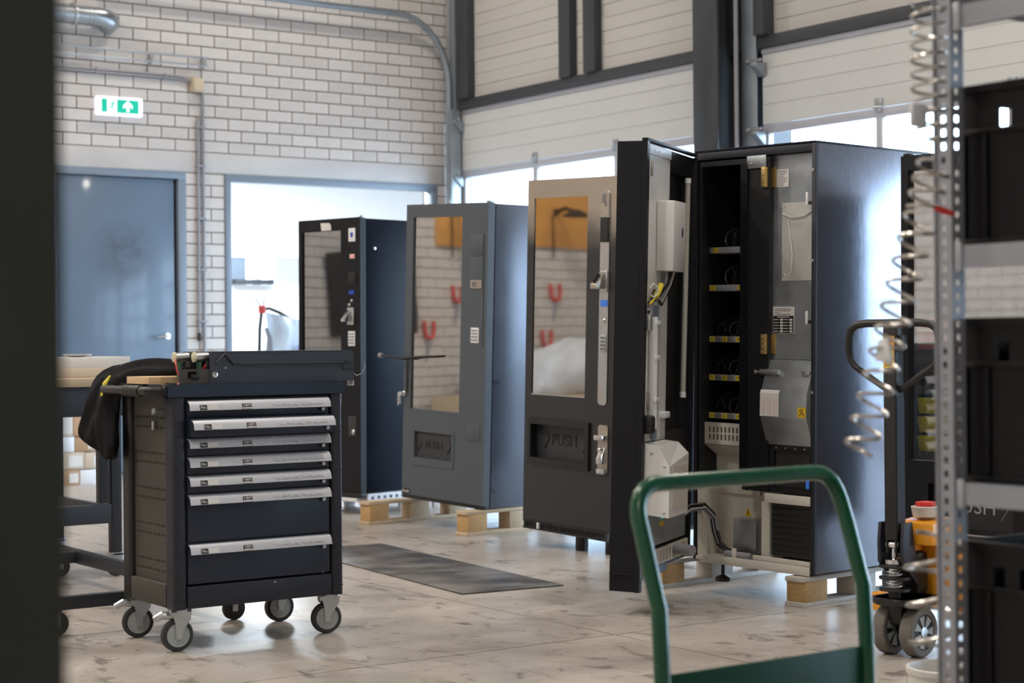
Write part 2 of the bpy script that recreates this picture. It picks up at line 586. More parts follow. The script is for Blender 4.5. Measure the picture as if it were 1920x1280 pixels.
# ------------------------------------------------------------------ brick wall at the back
W1, W2 = 14.32, 9.3
ZL, CO, HB, XB = 2.785, 0.10325, 0.1271, 7.470
wb = struct('wall_back')
m0 = B()
y0, y1 = W1 + 0.006, W1 + 0.25
m0.box(-3.6, 5.30, y0, y1, 0, 2.606).box(6.544, 6.921, y0, y1, 0, 2.606).box(9.147, 9.45, y0, y1, 0, 2.606)
m0.box(-3.6, 9.45, y0, y1, 2.606, 6.5).box(6.921, 9.147, y0, y1, 0, 0.95)
m0.obj('mortar_bed', 'mortar', wb)
B().box(4.4, 9.3, W1 - 0.002, W1 + 0.05, 2.606, 2.782, 0.002).obj('lintel', 'lintel', wb)
BJ = 0.0105
bm_cache = {}


def brick(x0, x1, z, far=None):
    x0, x1 = x0 + BJ / 2, x1 - BJ / 2
    k = round(x1 - x0, 3)
    if far is not None:
        far.box(x0, x1, W1, W1 + 0.02, z + BJ / 2, z + CO - BJ / 2)
        return
    if k not in bm_cache:
        bm_cache[k] = B().box(0, x1 - x0, 0, 0.02, 0, CO - BJ, 0.0015, seg=1).mesh('brick', 'brick', False)
    link('brick', bm_cache[k], wb, (x0, W1 + random.uniform(-0.0012, 0.0012), z + BJ / 2))


far = B()
for k in range(0, 36):
    z = ZL + k * CO
    c = -90 + (k % 2)
    while True:
        x0, x1 = XB + c * HB, XB + (c + 2) * HB
        c += 2
        if x0 > 9.29:
            break
        x0, x1 = max(x0, -3.5), min(x1, 9.30)
        if x1 - x0 < 0.04:
            continue
        vis = x0 > 5.25 and z < 3.86 + 0.075 * (x1 - 5.25) + 0.13
        brick(x0, x1, z, None if vis else far)
for k in range(0, 26):
    z = 2.600 - (k + 1) * CO
    sp = [(6.544, 6.79), (6.79, 6.921)] if k % 2 else [(6.544, 6.921 - 0.254), (6.921 - 0.254, 6.921)]
    for a, b in sp:
        brick(a, b, z, None if k < 18 else far)
    brick(9.147, 9.30, z, None if k < 5 else far)
    c = -90 + (k % 2)
    while True:
        x0, x1 = XB + c * HB, XB + (c + 2) * HB
        c += 2
        x0, x1 = max(x0, -3.5), min(x1, 5.30)
        if x0 >= 5.28:
            break
        if x1 - x0 > 0.04:
            brick(x0, x1, z, far)
tag(far.obj('distant_bricks', 'brick', wb), kind='stuff')

# ------------------------------------------------------------------ other walls, ceiling
wl = struct('wall_left')
B().box(-3.75, -3.506, -6.1, 14.5, 0, 6.5).obj('mortar_bed', 'mortar', wl)
fb = B()
for k in range(0, 46):
    z = k * CO
    c = -24 + 0.5 * (k % 2)
    while c < 56.5:
        a = c * 0.2542
        fb.box(-3.52, -3.5, a + BJ / 2, a + 0.2542 - BJ / 2, z + BJ / 2, z + CO - BJ / 2)
        c += 1
tag(fb.obj('distant_bricks', 'brick', wl), kind='stuff')
wf = struct('wall_front')
B().box(-3.75, 9.5, -6.3, -6.0, 0, 6.5).obj('plaster', 'lintel', wf)
ce = struct('ceiling')
B().box(-3.75, 9.6, -6.3, 14.6, 6.45, 6.6).obj('sheet', 'ceiling', ce)

# blue door in the brick wall
d5 = struct('door_5')
B().box(5.30, 6.544, W1 - 0.012, W1 + 0.10, 2.540, 2.606, 0.003).obj('door_frame', 'frame_blue', d5)
B().box(6.473, 6.544, W1 - 0.012, W1 + 0.10, 0, 2.5395, 0.003).obj('door_frame', 'frame_blue', d5)
B().box(5.30, 5.37, W1 - 0.012, W1 + 0.10, 0, 2.5395, 0.003).obj('door_frame', 'frame_blue', d5)
B().box(5.37, 6.473, W1 + 0.06, W1 + 0.10, 0, 2.54).obj('rebate', 'black_gap', d5)
B().box(5.38, 6.440, W1 + 0.012, W1 + 0.055, 0.01, 2.532, 0.002).obj('door_leaf', 'door_blue', d5)
ro = B().lathe([(0.028, 0), (0.028, 0.008), (0.024, 0.011)], (6.372, W1 + 0.011, 1.173), (0, -1, 0), 20).obj('door_handle', 'chrome', d5)
B().sweep([(6.372, W1 + 0.004, 1.173), (6.372, W1 - 0.040, 1.173), (6.355, W1 - 0.050, 1.173), (6.25, W1 - 0.050, 1.171)], 0.010, 10).obj('lever', 'chrome', ro)

# internal window and the bright room behind it
wi = struct('window_1')
for nm, a in (('frame_rail', (6.921, 9.147, 2.540, 2.604)), ('frame_rail', (6.921, 9.147, 0.95, 1.015)),
              ('frame_stile', (6.921, 6.979, 1.015, 2.540)), ('frame_stile', (9.082, 9.147, 1.015, 2.540))):
    B().box(a[0], a[1], W1 - 0.012, W1 + 0.12, a[2], a[3], 0.003).obj(nm, 'frame_blue', wi)
B().box(6.979, 9.082, W1 + 0.06, W1 + 0.066, 1.015, 2.540).obj('pane', 'pane', wi)
rb = struct('wall_behind_window')
B().box(5.6, 13.2, 19.0, 19.2, 0, 1.80).obj('white_panel', 'white_wall', rb)
B().box(5.6, 13.2, 19.0, 19.2, 2.12, 3.3).obj('white_panel', 'white_wall', rb)
B().box(5.6, 9.46, 19.02, 19.2, 1.80, 2.12).obj('grey_panel', 'frame_blue', rb)
B().box(9.84, 13.2, 19.02, 19.2, 1.80, 2.12).obj('grey_panel', 'alu', rb)
B().box(9.635, 9.655, 19.02, 19.2, 1.80, 2.12).obj('mullion', 'alu', rb)
B().box(5.5, 5.6, 14.6, 19.2, 0, 3.3).box(13.2, 13.3, 14.6, 19.2, 0, 3.3).obj('white_panel', 'white_wall', rb)
B().box(9.6, 13.3, 14.5, 14.6, 0, 3.3).obj('white_panel', 'white_wall', rb)
B().box(5.5, 13.3, 14.6, 19.2, 3.3, 3.4).obj('white_ceiling', 'white_wall', rb)
B().box(5.5, 13.3, 14.6, 19.2, -0.1, 0).obj('screed', 'lintel', rb)
B().box(9.25, 9.75, 18.86, 18.98, 1.80, 1.86, 0.004).obj('dark_sill', 'dark_beam', rb)

# net bag holder in that room
nb = thing('sack_holder', 'dark bowed tube stand with red clip holding a plastic sack behind the inner window', 'sack holder', (7.73, 15.3, 0))
B().sweep([(0.0, 0, 0), (0.0, 0, 0.6), (0.02, 0, 1.25), (0.045, 0, 1.43)], 0.016, 10).obj('upright', 'plastic', nb)
B().sweep([(0.045, 0, 1.43), (0.12, 0, 1.44), (0.24, 0.02, 1.40), (0.36, 0.05, 1.345), (0.48, 0.09, 1.30), (0.62, 0.14, 1.28)], 0.017, 10).obj('hoop', 'plastic', nb)
B().box(0.015, 0.075, -0.03, 0.03, 1.39, 1.47, 0.012).obj('clip', 'red', nb)
B().sweep([(0.04, 0, 1.45), (-0.03, 0, 1.54)], 0.007, 6).sweep([(0.05, 0, 1.45), (0.075, 0, 1.53)], 0.007, 6).obj('strap', 'plastic', nb)
sk = B()
NU, NV = 14, 12
gv = {}
for i in range(NU + 1):
    for j in range(NV + 1):
        u, v = i / NU, j / NV
        x = 0.07 + 0.55 * u + 0.03 * math.sin(7 * v + 3 * u)
        z = (1.41 - 0.13 * u) * (1 - v) + v * (0.65 + 0.12 * math.sin(5 * u))
        y = -0.02 - 0.12 * math.sin(math.pi * u) * math.sin(math.pi * v) + 0.035 * math.sin(9 * u + 6 * v) + 0.02 * math.sin(17 * u - 4 * v)
        gv[i, j] = sk.bm.verts.new((x, y + 0.1 * u, z))
for i in range(NU):
    for j in range(NV):
        sk.bm.faces.new((gv[i, j], gv[i + 1, j], gv[i + 1, j + 1], gv[i, j + 1]))
sk.obj('sack', 'bagfilm', nb)
B().sweep([(0.06, -0.05, 1.25), (0.09, -0.07, 1.15), (0.10, -0.06, 1.0), (0.16, -0.08, 0.8)], [0.02, 0.026, 0.03, 0.035], 8).obj('handle_cord', 'conduit', nb)
B().box(0.36, 0.50, -0.17, -0.12, 0.98, 1.10, 0.02).obj('blue_scrap', 'blue', nb)

# services on the brick wall
ex_ = thing('exit_sign', 'lit green and white emergency exit sign with running man on brick wall', 'sign', (5.924, W1, 3.128))
B().box(-0.208, 0.208, -0.062, -0.002, -0.080, 0.080, 0.014, seg=3).obj('housing', 'sign_white', ex_)
B().box(-0.165, 0.165, -0.066, -0.0605, -0.056, 0.056).obj('green_panel', 'sign_green', ex_)
ar = [(0.085, -0.045), (0.085, 0.0), (0.055, -0.018), (0.055, 0.008), (0.098, 0.050), (0.141, 0.008), (0.141, -0.018), (0.111, 0.0), (0.111, -0.045)]
B().prism([(x - 0.03, z) for x, z in ar], 'y', -0.0685, -0.0655).obj('arrow', 'sign_white', ex_)
B().box(-0.118, -0.030, -0.068, -0.0655, -0.056, 0.056).obj('door_symbol', 'sign_white', ex_)
mn = B()
mn.lathe([(0.008, 0), (0.008, 0.003)], (-0.062, -0.068, 0.040), (0, -1, 0), 12)
for a, b, rr in (((-0.066, 0.028), (-0.076, -0.004), 0.0075), ((-0.076, -0.004), (-0.058, -0.022), 0.005), ((-0.058, -0.022), (-0.062, -0.048), 0.0042),
                 ((-0.076, -0.004), (-0.092, -0.026), 0.005), ((-0.092, -0.026), (-0.112, -0.028), 0.0042), ((-0.066, 0.026), (-0.048, 0.010), 0.0036),
                 ((-0.048, 0.010), (-0.036, 0.018), 0.0034), ((-0.068, 0.026), (-0.090, 0.022), 0.0036), ((-0.090, 0.022), (-0.098, 0.006), 0.0034)):
    mn.sweep([(a[0], -0.0685, a[1]), (b[0], -0.0685, b[1])], rr, 6)
mn.obj('running_man', 'sign_green', ex_)

du = thing('air_duct', 'round galvanised air duct with elbow and clamp high on brick wall', 'duct', (4.4, W1 - 0.16, 3.850))
B().sweep([(0, 0, 0), (0.75, 0, 0), (1.28, 0, 0.0)], 0.078, 24).obj('pipe', 'duct', du)
B().sweep([(1.27, 0, 0), (1.32, 0.0, 0), (1.38, 0.02, -0.012), (1.42, 0.06, -0.022), (1.435, 0.155, -0.026)], [0.081, 0.081, 0.083, 0.083, 0.083], 24).obj('elbow', 'duct', du)
for xx in (0.94, 0.98, 1.20, 1.235):
    B().lathe([(0.0785, -0.004), (0.083, -0.002), (0.083, 0.002), (0.0785, 0.004)], (xx, 0, 0), (1, 0, 0), 24).obj('seam_ring', 'duct', du)
cb = B().lathe([(0.080, -0.014), (0.088, -0.013), (0.088, 0.013), (0.080, 0.014)], (1.085, 0, 0), (1, 0, 0), 24)
cb.cyl((1.085, 0, 0.085), (1.085, 0, 0.125), 0.006, 8).cyl((1.085, 0, -0.085), (1.085, 0, -0.115), 0.010, 8).lathe([(0.011, 0), (0.011, 0.012)], (1.085, 0, 0.113), (0, 0, 1), 8)
cb.cyl((1.085, 0.02, 0.10), (1.085, 0.158, 0.10), 0.006, 8)
cb.obj('clamp', 'zinc', du)

ct = thing('cable_tray', 'thin two-rail galvanised wire cable tray fixed along brick wall', 'cable tray', (4.4, W1, 3.57))
for dz in (0.034, -0.036):
    B().box(0, 2.33, -0.075, -0.062, dz - 0.007, dz + 0.007, 0.003).obj('rail', 'zinc', ct)
for dx in (0.95, 1.82, 2.31):
    B().box(dx - 0.012, dx + 0.012, -0.064, -0.001, -0.052, 0.045, 0.003).obj('bracket', 'zinc', ct)

jb = thing('junction_box', 'beige junction box where grey conduits meet on brick wall', 'junction box', (6.648, W1, 3.363))
B().box(-0.055, 0.055, -0.075, -0.001, -0.062, 0.062, 0.012).obj('housing', 'beige', jb)
B().box(-0.047, 0.047, -0.084, -0.074, -0.054, 0.054, 0.006).obj('lid', 'beige', jb)
cp = thing('conduit', 'grey conduit pair running level along brick wall to junction box', 'conduit', (4.4, W1, 3.424))
for dz, rr in ((0.010, 0.011), (-0.014, 0.010)):
    B().sweep([(0, -0.022, dz), (1.95, -0.022, dz), (2.10, -0.022, dz - 0.004), (2.195, -0.030, -0.03 + dz * 0.3)], rr, 8).obj('pipe', 'conduit', cp)
for dx in (0.6, 1.33, 1.95):
    B().box(dx - 0.010, dx + 0.010, -0.036, -0.001, -0.030, 0.026, 0.004).obj('saddle', 'conduit', cp)
cv = thing('conduit', 'grey vertical conduit pair beside blue door from junction box down', 'conduit', (6.68, W1, 0))
B().sweep([(-0.023, -0.022, 1.20), (-0.023, -0.022, 3.09)], 0.012, 8).obj('pipe', 'conduit', cv)
B().sweep([(0.026, -0.022, 0.0), (0.026, -0.022, 2.3), (0.026, -0.022, 3.30)], 0.014, 8).obj('pipe', 'conduit', cv)
B().box(-0.034, -0.012, -0.035, -0.001, 1.13, 1.20, 0.004).obj('end_cap', 'plastic', cv)
for z in (1.3, 1.75, 2.2, 2.66, 3.0):
    B().box(-0.042, 0.046, -0.040, -0.001, z - 0.010, z + 0.010, 0.004).obj('saddle', 'conduit', cv)

# ------------------------------------------------------------------ glazed garage-door wall
wr = struct('wall_right')
B().box(W2 + 0.05, W2 + 0.3, -6.1, 14.5, 3.395, 6.5).obj('wall_core', 'dark_beam', wr)
BZ0, BZ1 = 3.304, 3.395
bays = [(10.55, 14.11), (6.40, 9.95), (2.25, 5.80), (-1.90, 1.65)]
B().box(W2 - 0.04, W2 + 0.3, -6.1, 14.30, BZ0, BZ1, 0.003).obj('beam', 'dark_beam', wr)
for a, b in ((14.11, 14.32), (9.95, 10.55), (5.80, 6.40), (1.65, 2.25), (-6.1, -1.90)):
    B().box(W2 + 0.10, W2 + 0.3, a, b, 0, 3.304).obj('pier', 'track' if a > 13 else 'dark_beam', wr)
PH = 0.1128
pm = {}
for bi, (a, b) in enumerate(bays):
    a2, b2 = (a - 0.5, b) if bi else (a - 0.05, b + 0.2)
    for k in range(11 if bi < 2 else 26):
        z = BZ1 + k * PH
        key = round(b2 - a2, 3)
        if key not in pm:
            pm[key] = B().box(0, 0.03, 0, b2 - a2, 0.0015, PH - 0.0015, 0.0012, seg=1).mesh('plank', 'plank', False)
        link('plank', pm[key], wr, (W2 + 0.012 + (0.0 if k % 2 else 0.002) + random.uniform(0, 0.002), a2, z))
for a, b, x in ((12.302, 12.465, 0.055), (11.948, 12.112, 0.055), (13.895, 14.078, 0.06), (9.833, 9.944, 0.09), (8.05, 8.21, 0.055), (7.70, 7.86, 0.055)):
    o = B().box(W2 - x, W2 + 0.011, a, b, BZ1, 6.44, 0.004)
    o.box(W2 - x - 0.012, W2 - x, a, b, BZ1, 6.44, 0.002)
    o.obj('post', 'dark_beam', wr)

# steel column between the two bays
co = thing('steel_column', 'weathered grey steel column between the two glazed garage doors', 'column', (W2, 10.285, 0))
B().box(-0.26, -0.235, -0.11, 0.17, 0, 6.44, 0.002).obj('flange', 'column', co)
B().box(-0.235, 0.02, 0.02, 0.045, 0, 6.44, 0.002).obj('web', 'column', co)
B().box(0.02, 0.045, -0.14, 0.17, 0, 6.44, 0.002).obj('flange', 'column', co)
B().box(-0.05, 0.0, 0.178, 0.215, 0, 6.44, 0.003).box(-0.055, -0.04, 0.16, 0.24, 0, 6.44, 0.002).obj('door_track', 'track', co)
B().box(-0.05, 0.0, -0.215, -0.178, 0, 6.44, 0.003).box(-0.055, -0.04, -0.32, -0.16, 0, 6.44, 0.002).obj('door_track', 'track', co)
B().sweep([(-0.12, -0.17, 0), (-0.12, -0.17, 6.4)], 0.018, 10).obj('cable_pipe', 'conduit', co)


def corner_run():
    t = thing('door_track', 'pale blue-grey curved garage door track in the brick corner', 'track', (W2, 14.18, 0))
    pts = [(-0.10, 0, 0), (-0.10, 0, 3.55)] + [(-0.10 - 0.55 + 0.55 * math.cos(R(a)), 0, 3.55 + 0.62 * math.sin(R(a))) for a in range(10, 91, 10)] + [(-3.4, 0, 4.19)]
    B().sweep(pts, 0.030, 10).obj('rail', 'track', t)
    B().box(-0.06, -0.02, -0.05, 0.03, 0, 4.8, 0.003).obj('rail_support', 'track', t)
    B().sweep([(-0.045, 0.07, 0), (-0.045, 0.07, 5.2)], 0.022, 10).obj('conduit', 'conduit', t)
    B().box(-0.14, -0.03, -0.10, -0.06, 0.0, 3.30, 0.003).obj('edge_post', 'track', t)
    return t


corner_run()


def roller(parent, y, z, sgn):
    b = B().prism([(-0.115, z + 0.028), (-0.012, z + 0.028), (-0.012, z - 0.072), (-0.035, z - 0.072), (-0.115, z + 0.002)], 'y', min(y, y + sgn * 0.07), max(y, y + sgn * 0.07), 0.004)
    o = b.obj('roller_bracket', 'track', parent)
    B().cyl((-0.075, y - 0.07 * sgn, z + 0.045), (-0.075, y + 0.08 * sgn, z + 0.045), 0.012, 10).lathe([(0.024, 0), (0.024, 0.018)], (-0.075, y - 0.07 * sgn, z + 0.045), (0, sgn, 0), 14)\
        .obj('roller', 'zinc', o)


for bi, (a, b) in enumerate(bays):
    d = struct('door_%d' % (bi + 1), (W2, 0, 0))
    ya, yb = a, b
    B().box(-0.012, 0.05, ya, yb, 3.262, 3.302, 0.004).obj('top_rail', 'alu', d)
    for (z0, z1) in ((3.152, 3.262), (3.016, 3.152), (2.880, 3.016), (2.728, 2.880)):
        p = [(0.0, z0 + 0.0006), (0.0, z1 - 0.004), (0.004, z1 - 0.0006), (0.045, z1 - 0.0006), (0.045, z0 + 0.0006)]
        B().prism(p, 'y', ya, yb).obj('panel', 'panel', d)
    rows = [(2.105, 2.722), (1.48, 2.10), (0.86, 1.475), (0.25, 0.855)]
    B().box(0.0, 0.045, ya, yb, 0.0, 0.245, 0.003).obj('bottom_panel', 'panel', d)
    mu = [yb - 0.02 - i * (yb - ya - 0.04) / 3 for i in range(4)]
    for (z0, z1) in rows:
        B().box(-0.004, 0.045, ya, yb, z1 - 0.066, z1, 0.003).obj('window_rail', 'alu', d)
        B().box(-0.004, 0.045, ya, yb, z0, z0 + 0.05, 0.003).obj('window_rail', 'alu', d)
        for i, q in enumerate(mu):
            hw = 0.033 if 0 < i < 3 else 0.045
            B().box(-0.004, 0.045, q - hw, q + hw, z0 + 0.0505, z1 - 0.0665, 0.003).obj('window_stile', 'alu', d)
        for i in range(3):
            B().box(0.020, 0.024, mu[i + 1] + 0.034, mu[i] - 0.034, z0 + 0.0505, z1 - 0.0665).obj('pane', 'pane', d)
    if bi < 2:
        for z in (3.165, 2.645):
            roller(d, ya - 0.02, z, 1)
            roller(d, yb + 0.02, z, -1)
        for q in mu[1:3]:
            hb = B().box(-0.014, -0.001, q - 0.035, q + 0.035, 2.735, 2.792, 0.003).box(-0.016, -0.001, q - 0.03, q + 0.03, 2.69, 2.722, 0.003)
            hb.cyl((-0.014, q - 0.045, 2.728), (-0.014, q + 0.045, 2.728), 0.008, 8)
            hb.obj('hinge', 'galv', d)

# yard outside
ya_ = struct('ground_outside')
B().box(9.6, 40, -25, 40, -0.3, -0.1).obj('paving', 'ground', ya_)


def slab(us, vs, hole, place, d0, d1, b=None):
    """thick sheet with open cells, one connected mesh; place(u, v, d) -> point"""
    b = b or B()
    nu, nv = len(us) - 1, len(vs) - 1
    g = {}

    def vv(i, j, d):
        if (i, j, d) not in g:
            g[i, j, d] = b.bm.verts.new(place(us[i], vs[j], d0 if d == 0 else d1))
        return g[i, j, d]
    sol = lambda i, j: 0 <= i < nu and 0 <= j < nv and not hole(i, j)
    for i in range(nu):
        for j in range(nv):
            if not sol(i, j):
                continue
            c = [(i, j), (i + 1, j), (i + 1, j + 1), (i, j + 1)]
            b.bm.faces.new([vv(*p, 0) for p in c])
            b.bm.faces.new([vv(*p, 1) for p in c[::-1]])
            for (p, q, n) in ((c[0], c[1], (i, j - 1)), (c[1], c[2], (i + 1, j)), (c[2], c[3], (i, j + 1)), (c[3], c[0], (i - 1, j))):
                if not sol(*n):
                    b.bm.faces.new((vv(*p, 0), vv(*q, 0), vv(*q, 1), vv(*p, 1)))
    return b


XZ = lambda u, v, d: (u, d, v)
YZ = lambda u, v, d: (d, u, v)
XY = lambda u, v, d: (u, v, d)


def front(us, vs, holes, y0, y1, b=None):
    return slab(us, vs, lambda i, j: (i, j) in holes, XZ, y0, y1, b)


def keypad(par, x0, x1, z0, z1, y, m='white_plastic', keym='greyink', nx=3, nz=4):
    p = B().box(x0, x1, y - 0.006, y + 0.001, z0, z1, 0.002).obj('keypad', m, par)
    dx, dz = (x1 - x0) / (nx + 0.6), (z1 - z0) / (nz + 0.8)
    b = B()
    for i in range(nx):
        for j in range(nz):
            cx, cz = x0 + dx * (i + 0.8), z0 + dz * (j + 0.9)
            b.box(cx - dx * 0.3, cx + dx * 0.3, y - 0.008, y - 0.0055, cz - dz * 0.28, cz + dz * 0.28)
    tag(b.obj('keys', keym, p), kind='stuff')
    return p


def screws(par, pts, r=0.006, ax=(0, -1, 0), m='zinc'):
    for p in pts:
        B().lathe([(r, 0), (r, 0.002), (r * 0.6, 0.004)], p, ax, 10).obj('screw', m, par)


def helix(c, ax, r, turns, pitch, wire, n=14, m='wire', ph=0.0, name=None, parent=None, sq=1.0, seg=5):
    ax = Vector(ax).normalized()
    u = ax.orthogonal().normalized()
    v = ax.cross(u)
    pts = []
    k = int(turns * n)
    for i in range(k + 1):
        t = 2 * math.pi * i / n + ph
        pts.append(Vector(c) + ax * (pitch * i / n) + (u * math.cos(t) + v * math.sin(t) * sq) * r)
    return B().sweep(pts, wire, seg).obj(name or 'spiral', m, parent)


# ================================================================== vending machine 1 (far, dark, plastic pallet)
fm1 = frame(11.5, 0.5)
v1 = thing('vending_machine', 'black vending machine furthest back by the inner window, with round stickers and coin slot', 'vending machine', (5.682, 9.826, 0), fm1, 'vending machines along the garage doors')
B().box(-0.612, 0, 0.052, 0.74, 0.142, 1.895, 0.004).obj('cabinet', 'black_side', v1)
dr = front([-0.612, -0.577, -0.189, 0], [0.142, 0.70, 1.824, 1.902], {(1, 1)}, 0, 0.048).obj('door', 'black', v1)
B().box(-0.577, -0.189, 0.012, 0.018, 0.70, 1.824).obj('glass', 'mirror_dim', dr)
B().box(-0.112, -0.047, -0.002, 0.001, 1.748, 1.834, 0.0008).obj('cup_sticker', 'white_plastic', dr)
B().prism([(-0.094, 1.805), (-0.066, 1.805), (-0.071, 1.775), (-0.089, 1.775)], 'y', -0.0035, -0.0018).obj('cup_symbol', 'blue', dr)
B().box(-0.100, -0.054, -0.002, 0.001, 1.640, 1.668).obj('pink_sticker', 'pink', dr)
B().box(-0.116, -0.044, -0.004, 0.001, 1.478, 1.552, 0.002).obj('display', 'inner', dr)
B().box(-0.110, -0.060, -0.002, 0.001, 1.410, 1.436).obj('blue_label', 'blue', dr)
B().lathe([(0.011, 0), (0.011, 0.006), (0.008, 0.009)], (-0.080, 0, 1.370), (0, -1, 0), 14).obj('button', 'steel', dr)
B().lathe([(0.011, 0), (0.011, 0.006), (0.008, 0.009)], (-0.104, 0, 1.343), (0, -1, 0), 14).obj('button', 'steel', dr)
B().box(-0.120, -0.056, -0.010, 0.001, 1.215, 1.326, 0.003).obj('coin_plate', 'steel', dr)
B().prism([(-0.010, 1.31), (-0.060, 1.250), (-0.060, 1.235), (-0.010, 1.235)], 'x', -0.124, -0.084, 0.003).obj('coin_funnel', 'chrome', dr)
keypad(dr, -0.114, -0.050, 1.080, 1.175, 0)
B().prism([(-0.385, 1.878), (-0.300, 1.876), (-0.284, 1.862), (-0.280, 1.828), (-0.375, 1.826)], 'y', -0.003, -0.0005).obj('curled_label', 'paper', dr)
B().lathe([(0.016, 0), (0.016, 0.012), (0.010, 0.016)], (-0.062, 0, 0.530), (0, -1, 0), 14).obj('lock', 'steel', dr)
B().box(-0.118, -0.040, -0.003, 0.001, 0.50, 0.63, 0.002).obj('return_flap', 'worn', dr)
B().box(-0.612, 0, -0.003, 0.046, 0.108, 0.140, 0.002).obj('skirt', 'inner', v1)
B().lathe([(0.011, 0), (0.009, 0.010)], (0.0, 0.12, 1.705), (1, 0, 0), 12).obj('plug', 'zinc', v1)
B().box(-0.015, 0.008, 0.005, 0.045, 1.897, 1.915, 0.003).obj('hinge_cap', 'steel', v1)

fp1 = frame(11.5, 0)
pp = thing('plastic_pallet', 'white perforated plastic pallet under the black machine furthest back', 'pallet', (5.682, 9.826, 0), fp1)
for x in (-0.012, -0.56):
    us = [0.056 + 0.026 * i for i in range(26)]
    rail = slab(us, [0.080, 0.0965, 0.1165, 0.1335], lambda i, j: j == 1 and i % 2 == 1, YZ, x - 0.02, x + 0.02)
    rail.obj('side_rail', 'white_plastic', pp)
    for y in (0.075, 0.36, 0.66):
        pr_ = []
        for k in range(16):
            t = 2 * math.pi * k / 16
            pr_.append((math.cos(t), math.sin(t)))
        lb = B()
        lo = [lb.bm.verts.new((x + c * 0.030, y + s_ * 0.042 + 0.03, 0)) for c, s_ in pr_]
        hi = [lb.bm.verts.new((x + c * 0.042 * (1.0 if k % 2 else 0.94), y + s_ * 0.056 * (1.0 if k % 2 else 0.94) + 0.03, 0.0795)) for k, (c, s_) in enumerate(pr_)]
        for k in range(16):
            lb.bm.faces.new((lo[k], lo[(k + 1) % 16], hi[(k + 1) % 16], hi[k]))
        lb.bm.faces.new(lo[::-1])
        lb.bm.faces.new(hi)
        lb.obj('foot', 'white_plastic', pp)
B().box(-0.539, -0.0335, -0.01, 0.70, 0.0835, 0.1075, 0.003).obj('deck', 'white_plastic', pp)

# ================================================================== vending machine 2 (anthracite)
fm2 = frame(7.5, 2.5)
v2 = thing('vending_machine', 'anthracite vending machine with bright mirrored window and white keypad, second from the back', 'vending machine', (5.654, 8.405, 0), fm2, 'vending machines along the garage doors')
B().box(-0.733, 0, 0.058, 0.78, 0.142, 1.888, 0.004).obj('cabinet', 'anth_side', v2)
dr = front([-0.735, -0.672, -0.628, -0.285, -0.224, 0], [0.162, 0.392, 0.547, 0.680, 1.816, 1.892], {(1, 3), (2, 3), (3, 3), (2, 1)}, 0, 0.050).obj('door', 'anth', v2)
B().box(-0.672, -0.224, 0.012, 0.018, 0.680, 1.816).obj('glass', 'mirror_glass', dr)
B().box(-0.735, -0.002, 0.004, 0.05, 0.140, 0.1615, 0.002).obj('bottom_lip', 'inner', v2)
fl_ = B().box(-0.627, -0.286, 0.016, 0.030, 0.393, 0.546).obj('flap', 'flap', dr)
text('PUSH', 0.066, (-0.458, 0.0155, 0.470), fl_, 'push_lettering', 'ink', ext=0.002)
for q in (-0.585, -0.318):
    B().sweep([(q - 0.02, 0.0150, 0.43), (q + 0.014, 0.0150, 0.475), (q - 0.002, 0.0150, 0.505)], 0.0035, 6).obj('arrow', 'ink', fl_)
B().sweep([(-0.283, -0.002, 0.575), (-0.268, -0.002, 0.575), (-0.262, -0.002, 0.565), (-0.262, -0.002, 0.36), (-0.272, -0.002, 0.350), (-0.63, -0.002, 0.350)], 0.003, 6).obj('hatch_bezel', 'anth', dr)
B().box(-0.148, -0.034, -0.003, 0.001, 0.527, 0.624, 0.001).obj('cover_plate', 'anth', dr)
B().box(-0.145, -0.040, -0.003, 0.001, 1.587, 1.712, 0.001).obj('cover_plate', 'anth', dr)
B().box(-0.142, -0.040, -0.003, 0.001, 1.404, 1.580, 0.001).obj('cover_plate', 'anth', dr)
cp_ = B().box(-0.140, -0.043, -0.005, -0.0025, 1.402, 1.450).obj('printed_plate', 'bare', dr)
B().box(-0.125, -0.09, -0.006, -0.0045, 1.412, 1.440).obj('print', 'greyink', cp_)
B().box(-0.030, -0.025, -0.001, 0.001, 1.07, 1.71).obj('groove', 'black_gap', dr)
keypad(dr, -0.128, -0.060, 1.090, 1.178, 0)
lg = B().box(-0.732, -0.660, -0.002, 0.001, 0.166, 0.198).obj('maker_label', 'ink', dr)
text('Vendt', 0.026, (-0.696, -0.0025, 0.182), lg, 'maker_lettering', 'paper')
B().sweep([(-0.905, -0.045, 0.985), (-0.80, -0.045, 0.980), (-0.69, -0.045, 0.976), (-0.62, -0.045, 0.985), (-0.44, -0.045, 0.999)], 0.0065, 8).obj('lock_bar', 'plastic', dr)
B().lathe([(0.016, 0), (0.016, 0.025)], (-0.915, -0.045, 0.985), (1, 0, 0), 12).obj('bar_knob', 'conduit', dr)
B().cyl((-0.69, -0.045, 0.976), (-0.69, 0.003, 0.976), 0.010, 10).obj('bar_pin', 'plastic', dr)
B().box(-0.712, -0.690, -0.004, 0.001, 0.77, 0.96, 0.002).obj('latch_strip', 'inner', dr)
lk = B().lathe([(0.016, 0), (0.016, 0.018), (0.011, 0.022)], (-0.715, 0, 0.765), (0, -1, 0), 14).obj('lock', 'steel', dr)
B().box(-0.745, -0.71, -0.030, -0.026, 0.758, 0.776, 0.002).box(-0.755, -0.745, -0.030, -0.024, 0.69, 0.77, 0.002).box(-0.737, -0.727, -0.030, -0.024, 0.70, 0.76, 0.002).obj('keys', 'chrome', lk)
B().box(-0.02, 0.0, 0.0, 0.05, 1.893, 1.905, 0.003).obj('hinge_cap', 'steel', v2)


